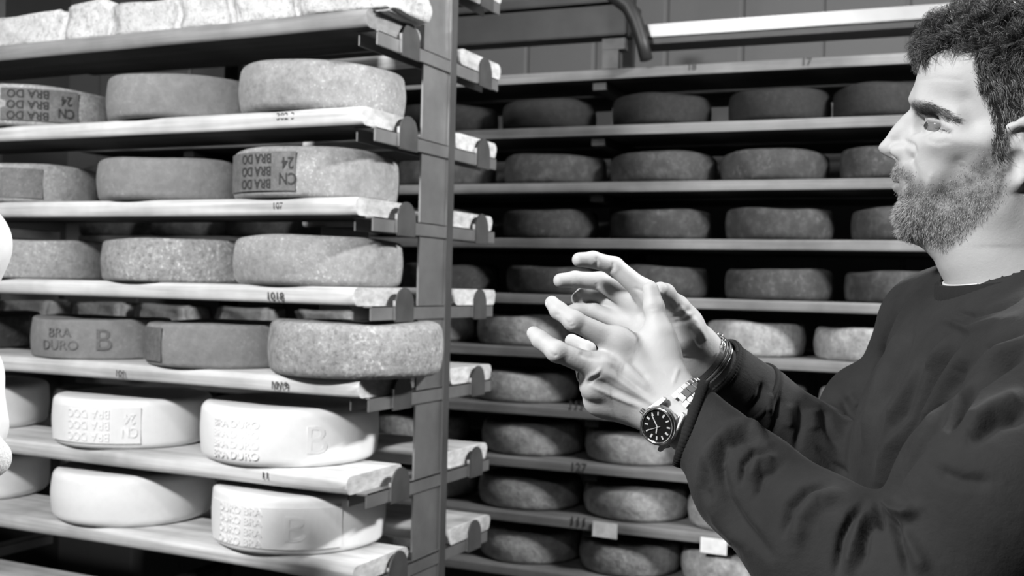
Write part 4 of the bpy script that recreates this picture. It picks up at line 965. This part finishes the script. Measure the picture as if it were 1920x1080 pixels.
# eyebrows
BROW = [(1708, 196), (1715, 187), (1740, 192), (1770, 205), (1800, 228), (1774, 226), (1742, 213), (1714, 208)]
P, N = sample_tris(4200, soft(hx, hy, BROW, 4)*(np.abs(hc) > .004)*np.where(hc < 0, 1, .6))
L = .0065*(.6+.6*rng.rand(len(P))); d = HA*.9-HB*.22+N*.5+rng.randn(len(P), 3)*.16; d /= np.linalg.norm(d, axis=1)[:, None]; pts = [P]
for i in range(1, 4): pts.append(pts[-1]+(d-N*.14*i)*(L/3)[:, None])
tag(strands('eyebrow', np.stack(pts, 1), [HD], None, .00014), kind='stuff')
# eyes
LASH = [(1737, 233), (1754, 235), (1784, 246), (1783, 250), (1752, 240), (1738, 237)]
P, N = sample_tris(260, soft(hx, hy, LASH, 4)*np.where(np.abs(hc) > .02, 1, 0)); L = .006*(.6+.6*rng.rand(len(P))); d = -HA*.8-HB*.35+N*.6+rng.randn(len(P), 3)*.12; d /= np.linalg.norm(d, axis=1)[:, None]; pts = [P]
for i in range(1, 4): pts.append(pts[-1]+(d+HB*.2*i)*(L/3)[:, None])
tag(strands('eyelashes', np.stack(pts, 1), [HD], None, .00013), kind='stuff')
def ball(name, c, r, mat, parent, seg=32, rings=20, ax=None, sc=(1, 1, 1), loc=None):
    V = []; Fc = []; ax = AX if ax is None else ax; base = np.array(man.location) if loc is None else np.array(loc)
    for i in range(rings+1):
        th = math.pi*i/rings
        for k in range(seg): ph = 2*math.pi*k/seg; v = [math.cos(th)*sc[0], math.sin(th)*math.cos(ph)*sc[1], math.sin(th)*math.sin(ph)*sc[2]]; V.append(np.array(c)+r*(ax[0]*v[0]+ax[1]*v[1]+ax[2]*v[2])-base)
    for i in range(rings):
        for k in range(seg): Fc.append((i*seg+k, i*seg+(k+1) % seg, (i+1)*seg+(k+1) % seg, (i+1)*seg+k))
    return mesh_obj(name, V, Fc, mat, parent, True)
EW = m_plain('eye_white', .15, .12, 0, .6); EI = m_plain('iris', .05, .12, 0, .8); EP = m_plain('pupil', .005, .08, 0, .8)
for s in (-1, 1):
    ec = hp(1761, 239, 31*s); eb = ball('eye', ec, .0122, EW, man); fw = -HA*.97-HCn*.10*(-s)+HB*.10-HCn*.16; fw /= np.linalg.norm(fw)
    ball('iris', ec+fw*.0078, .0058, EI, eb); ball('pupil', ec+fw*.0113, .0026, EP, eb)
# fingernails
NAIL = m_plain('fingernail', .55, .28, 0, .6)
def nail(tip, prev, nrm, w=.0058):
    u = tip-prev; u /= np.linalg.norm(u); n = nrm-u*(nrm@u); n /= np.linalg.norm(n); v = np.cross(u, n)
    ball('fingernail', tip-u*.0022+n*.0046, w, NAIL, man, 18, 12, [u, v, n], (1.05, .85, .42))
nail(NJ['i'][3], NJ['i'][2], -CR*.7-CW*.3+CU*(-.5)); nail(NJ['m'][3], NJ['m'][2], -CR*.7-CW*.3-CU*.5); nail(NJ['t'][3], NJ['t'][2], CR*.9+CU*.1+CW*.1); nail(NJ['l'][3], NJ['l'][2], -CW*.6-CU*.5)

# ------------------------------------------------------------------ trousers and shoes
def legs():
    z0 = TC[2]; c = TC+DN*.62+CR*.01; S = np.cross(CR, [0, 0, 1.]); S /= np.linalg.norm(S); FWD = -CR*1.
    lo = [c[0]-.35, c[1]-.35, .03]; hi = [c[0]+.35, c[1]+.35, c[2]+.22]; f = Field(lo, hi, .010)
    f.ell(c+np.array([0, 0, .02]), (.125, .16, .165), AXB, .04); ft = []
    for s in (-1, 1):
        hpj = c+S*s*.09+DN*.05; kn = np.array([c[0], c[1], .48])+S*s*.11+FWD*.03; an = np.array([c[0], c[1], .08])+S*s*.13-FWD*.01
        f.cone(hpj, kn, .088, .062, .03); f.cone(kn, an, .062, .056, .03); ft.append(an)
    f.F[:, :, -1] = 1; V, Q = f.mesh(); return V, Q, ft, FWD
LV, LQ, FT, FWD = legs(); man_obj('trousers', LV, LQ, JEANS)
FWD = np.array([FWD[0], FWD[1], 0]); FWD /= np.linalg.norm(FWD)
for an in FT:
    g = np.array([an[0], an[1], 0.]); f = Field(g-.3, g+.3, .008); f.cone(g+[0, 0, .045]-FWD*.04, g+[0, 0, .04]+FWD*.16, .044, .038, .03); f.cone(g+[0, 0, .05]-FWD*.01, g+[0, 0, .10], .044, .045, .03); f.plane_cut(g+[0, 0, .002], np.array([0, 0, -1.]))
    V, Q = f.mesh(); man_obj('shoe', V, Q, SHOE)

# ------------------------------------------------------------------ wristwatch
GL = m_plain('polished_steel', .75, .16, 1.); GD = m_plain('brushed_steel', .62, .3, 1.); DIAL = m_plain('black_dial', .008, .12, 0, .8); MARK = m_plain('silver_marker', .85, .25, .6)
wc = CS(1236.5, 797.5, 1.005); wn = -ray(1236, 797)/np.linalg.norm(ray(1236, 797))-CR*.60-CU*.18; wn /= np.linalg.norm(wn)
wcr = -dW-wn*(-dW@wn); wcr /= np.linalg.norm(wcr); ws = np.cross(wcr, wn); ws = ws if ws@CU > 0 else -ws
watch = empty('wristwatch', wc); tag(watch, 'steel wristwatch with black dial and steel bracelet on the man\'s near wrist', 'watch')
def wp(x, y, z): return tuple(ws*y+wcr*x+wn*z)            # x towards the crown, y towards 12, z out of the dial
def disc(name, r0, z0, r1, z1, mat, parent=watch, n=64, prof=None):
    prof = prof or [(0, z0), (r0, z0), (r1, z1), (0, z1)]; V = []; Fc = []
    for (r, z) in prof:
        for k in range(n): a = 2*math.pi*k/n; V.append(wp(r*math.cos(a), r*math.sin(a), z))
    for i in range(len(prof)-1):
        for k in range(n): Fc.append((i*n+k, i*n+(k+1) % n, (i+1)*n+(k+1) % n, (i+1)*n+k))
    return mesh_obj(name, V, Fc, mat, parent, False)
def lathe(name, prof, mat, parent=watch, n=72): return disc(name, 0, 0, 0, 0, mat, parent, n, prof)
lathe('case', [(0, -.006), (.0165, -.006), (.0185, -.003), (.0188, .0015), (.0178, .0030), (.0170, .0032)], GD)
bz = lathe('bezel', [(.0178, .0028), (.0180, .0040), (.0172, .0052), (.0156, .0056), (.0150, .0046), (.0150, .0030)], GL); bz.data.polygons.foreach_set('use_smooth', [True]*len(bz.data.polygons))
dl = lathe('dial', [(0, .0036), (.0151, .0036)], DIAL)
def bar(name, x0, x1, y, w, z, mat, parent, h=.0004):       # a bar from (x0,y0) to (x1,y1) on the dial
    a = np.array(x0); b = np.array(x1); u = (b-a)/np.linalg.norm(b-a); v = np.array([-u[1], u[0]])*w/2; P2 = [a-v, b-v, b+v, a+v]
    V = [wp(p[0], p[1], z) for p in P2]+[wp(p[0], p[1], z+h) for p in P2]; return mesh_obj(name, V, [(3, 2, 1, 0), (4, 5, 6, 7), (0, 1, 5, 4), (1, 2, 6, 5), (2, 3, 7, 6), (3, 0, 4, 7)], mat, parent)
for k in range(12):
    a = math.radians(30*k); u = np.array([math.sin(a), math.cos(a)])     # k hours clockwise: +y is 12, crown (+x) is 3
    bar('hour_marker', u*.0098, u*.0132, 0, .0013 if k % 3 else .0017, .0037, MARK, dl)
a = math.radians(10); bar('hour_hand', (0, 0), (.0070*math.sin(math.radians(205)), .0070*math.cos(math.radians(205))), 0, .0012, .0042, MARK, dl); bar('minute_hand', (0, 0), (.0115*math.sin(math.radians(62)), .0115*math.cos(math.radians(62))), 0, .0010, .0046, MARK, dl)
bar('second_hand', (-.003, .002), (.0065, -.0105), 0, .0004, .0050, MARK, dl)
cr_ = MB().tube([wp(.0185, 0, 0), wp(.0225, 0, 0)], .0030, 16).build('crown', GL, watch)
for sy in (-1, 1):
    for sx in (-1, 1):
        V = []; 
        for (x, y, z) in ((.0165, .006, -.004), (.0105, .0150, -.004), (.0095, .0225, -.0085), (.0130, .0225, -.0085), (.0175, .008, -.002)): V.append((x*sx, y*sy, z))
        vv = [wp(x, y, z) for x, y, z in V]+[wp(x, y, z+.0052) for x, y, z in V]
        MBx = MB(); MBx.v = vv; MBx.f = [[4, 3, 2, 1, 0], [5, 6, 7, 8, 9]]+[[i, (i+1) % 5, 5+(i+1) % 5, 5+i] for i in range(5)]; MBx.build('lug', GD, watch, .0006)
# bracelet links follow the wrist section
wl, wcen = section(NV, NQ, wc-wn*.024, wcr, wc-wn*.024, .055)
wl = [np.array(p) for p in wl]; cen = sum(wl)/len(wl)
lm = []; 
def on_loop(ang):
    u = wn*math.cos(ang)+ws*math.sin(ang); best = max(wl, key=lambda p: ((p-cen)/np.linalg.norm(p-cen))@u); r = np.linalg.norm(best-cen); return cen+u*(r+.0028), u
nl = 26
for i in range(nl):
    ang = math.radians(42)+(2*math.pi-math.radians(84))*i/(nl-1); p, u = on_loop(ang); p2, _ = on_loop(ang+.05); t = p2-p; t -= wcr*(t@wcr); t /= np.linalg.norm(t); o_ = np.cross(t, wcr); o_ = o_ if o_@u > 0 else -o_
    for j, (x0, x1) in enumerate(((-.0088, -.0042), (-.0039, .0039), (.0042, .0088))):
        L2 = .0027; off = 0 if j != 1 else .0022; b = MB(); q = p+t*off-wc
        b.v = [tuple(q+wcr*x+t*y+o_*z) for x in (x0, x1) for y in (-L2, L2) for z in (-.0013, .0014+(.0004 if j == 1 else 0))]
        b.f = [[0, 1, 3, 2], [4, 6, 7, 5], [0, 4, 5, 1], [2, 3, 7, 6], [0, 2, 6, 4], [1, 5, 7, 3]]; b.build('bracelet_link', GL if j == 1 else GD, watch, .0004)
# ------------------------------------------------------------------ bracelets on the far wrist, ring
def wrist_loop(px, py, D, n, grow, tilt=None, K=72):
    nn = np.array(n); nn = nn if tilt is None else nn+tilt; nn /= np.linalg.norm(nn); c0 = CS(px, py, D); lp, c = section(FV, FQ, c0, nn, c0, .06); return [c+(p-c)*(1+grow/np.linalg.norm(p-c)) for p in lp], c, nn
def loop_tube(name, loop, r, mat, root, i0=0, i1=None, closed=True):
    pts = loop if closed else loop[i0:i1]; b = MB(); pp_ = [tuple(np.array(p)-np.array(root.location)) for p in (pts+pts[:1] if closed else pts)]; return b.tube(pp_, r, 8, not closed).build(name, mat, root, smooth=True)
LEA = m_plain('black_leather_cord', .015, .5); 
l1, c1, n1 = wrist_loop(1316, 672, 1.158, dF, .0026); br = empty('chain_bracelet', c1); tag(br, 'silver chain bracelet with a flat name plate on the far wrist', 'bracelet')
ok = 0; LK = MB(); px_l = [topx(p[None])[:2] for p in l1]
plate_i = [i for i, p in enumerate(l1) if topx(np.array(p)[None])[1][0] > 655 and (p-c1)@CW < .004]
for i in range(0, 72, 2):
    if i in plate_i or i+1 in plate_i: continue
    p = l1[i]; t = l1[(i+1) % 72]-l1[i-1]; t /= np.linalg.norm(t); o_ = p-c1; o_ -= t*(o_@t); o_ /= np.linalg.norm(o_); w = np.cross(t, o_); u2 = (o_ if (i//2) % 2 else w); ring = [tuple(p-c1+t*.0030*math.cos(a)+u2*.0019*math.sin(a)) for a in np.arange(0, 2*math.pi+.01, math.pi/5)]
    LK.tube(ring, .0006, 5, False)
LK.build('chain', GL, br, smooth=True)
if plate_i:
    b = MB(); s_ = sorted(plate_i, key=lambda i: topx(l1[i][None])[1][0]); V = []
    for i in s_:
        p = l1[i]; o_ = (p-c1)/np.linalg.norm(p-c1)
        for (h, w) in ((-.0026, -.0007), (-.0026, .0007), (.0026, .0007), (.0026, -.0007)): V.append(tuple(p-c1+n1*h+o_*(w+.0004)))
    Fc = [(i*4+k, i*4+(k+1) % 4, (i+1)*4+(k+1) % 4, (i+1)*4+k) for i in range(len(s_)-1) for k in range(4)]+[(3, 2, 1, 0), tuple(len(s_)*4-4+k for k in range(4))]
    mesh_obj('name_plate', V, Fc, GD, br)
l2, c2, n2 = wrist_loop(1326, 678, 1.158, dF, .0030); br2 = empty('leather_bracelet', c2); tag(br2, 'double black leather cord bracelet with small bead clasp, nearer the far cuff', 'bracelet')
loop_tube('cord', [p+n2*.0022 for p in l2], .0013, LEA, br2); loop_tube('cord', [p-n2*.0022 for p in l2], .0013, LEA, br2); loop_tube('silver_wire', [p+n2*.0055 for p in l2], .0006, GL, br2)
lowi = max(range(72), key=lambda i: topx(l2[i][None])[1][0]-200*((l2[i]-c2)@CW))
for q in range(5): ball('bead', l2[(lowi+q*1-2) % 72]+n2*.0005*q-CW*.002, .0018, GL, br2, 12, 8, loc=c2)
mc, pc = NJ['r'][0], NJ['r'][1]; rc = mc*.30+pc*.70; ra = (pc-mc)/np.linalg.norm(pc-mc); ru = np.cross(ra, CW); ru /= np.linalg.norm(ru); rw = np.cross(ra, ru)
rg = MB().tube([tuple((ru*math.cos(a)+rw*math.sin(a))*.0108) for a in np.arange(0, 2*math.pi+.01, math.pi/20)], .0011, 8, False).build('finger_ring', GL, None, smooth=True, loc=rc); tag(rg, 'thin silver ring on the ring finger of the near hand', 'ring')

# ------------------------------------------------------------------ second person, only the sleeve shows at the left edge
COAT = m_plain('white_coat_cloth', .85, .85, 0, .2, .04, 60, .0006); KNIT = m_plain('white_knit_cuff', .85, .9, 0, .2, .2, 300, .0015)
sp = empty('person', tuple(CS(-950, 700, .85)*np.array([1, 1, 0]))); tag(sp, 'person in a white coat, only sleeve and cuff showing at the left edge', 'person')
def sp_obj(name, f, mat): V, Q = f.mesh(); return np_obj(name, relax(V, Q, 1)-np.array(sp.location), Q, mat, sp, True)
b0_ = np.array(sp.location); up_ = np.array([0, 0, 1.])
f = Field(b0_+np.array([-.45, -.35, .45]), b0_+np.array([.45, .75, 1.72]), .008)
sh = CS(-74, 458, 1.30); el = CS(-112, 625, 1.33); fo = CS(-79, 705, 1.30); cu = CS(-52, 800, 1.27)
f.ell(b0_+up_*1.25, (.15, .19, .22), None, .05); f.ell(b0_+up_*.85, (.17, .20, .36), None, .06); f.cone(b0_+up_*1.42, sh, .07, .055, .03); f.cone(sh, el, .0545, .046, .01); f.cone(el, fo, .046, .050, .02); f.cone(fo, cu, .048, .040, .01)
sp_obj('coat', f, COAT)
f = Field(cu-.12, cu+.12, .003); f.cone(CS(-50, 820, 1.26), CS(-19, 859, 1.25), .022, .0235, .01); sp_obj('knitted_cuff', f, KNIT)
f = Field(b0_+np.array([-.2, -.2, 1.35]), b0_+np.array([.2, .2, 1.9]), .006)
f.cone(b0_+up_*1.42, b0_+up_*1.58, .055, .052, .02); f.ell(b0_+up_*1.68, (.095, .075, .115), None, .02); f.ell(b0_+up_*1.63+np.array([.07, 0, -.02]), (.03, .03, .05), None, .03); f.cone(b0_+up_*1.66+np.array([.09, 0, 0]), b0_+up_*1.64+np.array([.11, 0, 0]), .008, .012, .01)
sp_obj('head', f, SK)
for s in (-1, 1):
    f = Field(b0_+np.array([-.12, -.12+s*.1, 0.0]), b0_+np.array([.28, .12+s*.1, .62]), .009); q = b0_+np.array([0, s*.1, 0]); f.cone(q+up_*.55, q+up_*.10, .075, .055, .02); f.cone(q+up_*.045-[.03, 0, 0], q+up_*.04+[.16, 0, 0], .045, .035, .02); sp_obj('leg', f, JEANS)
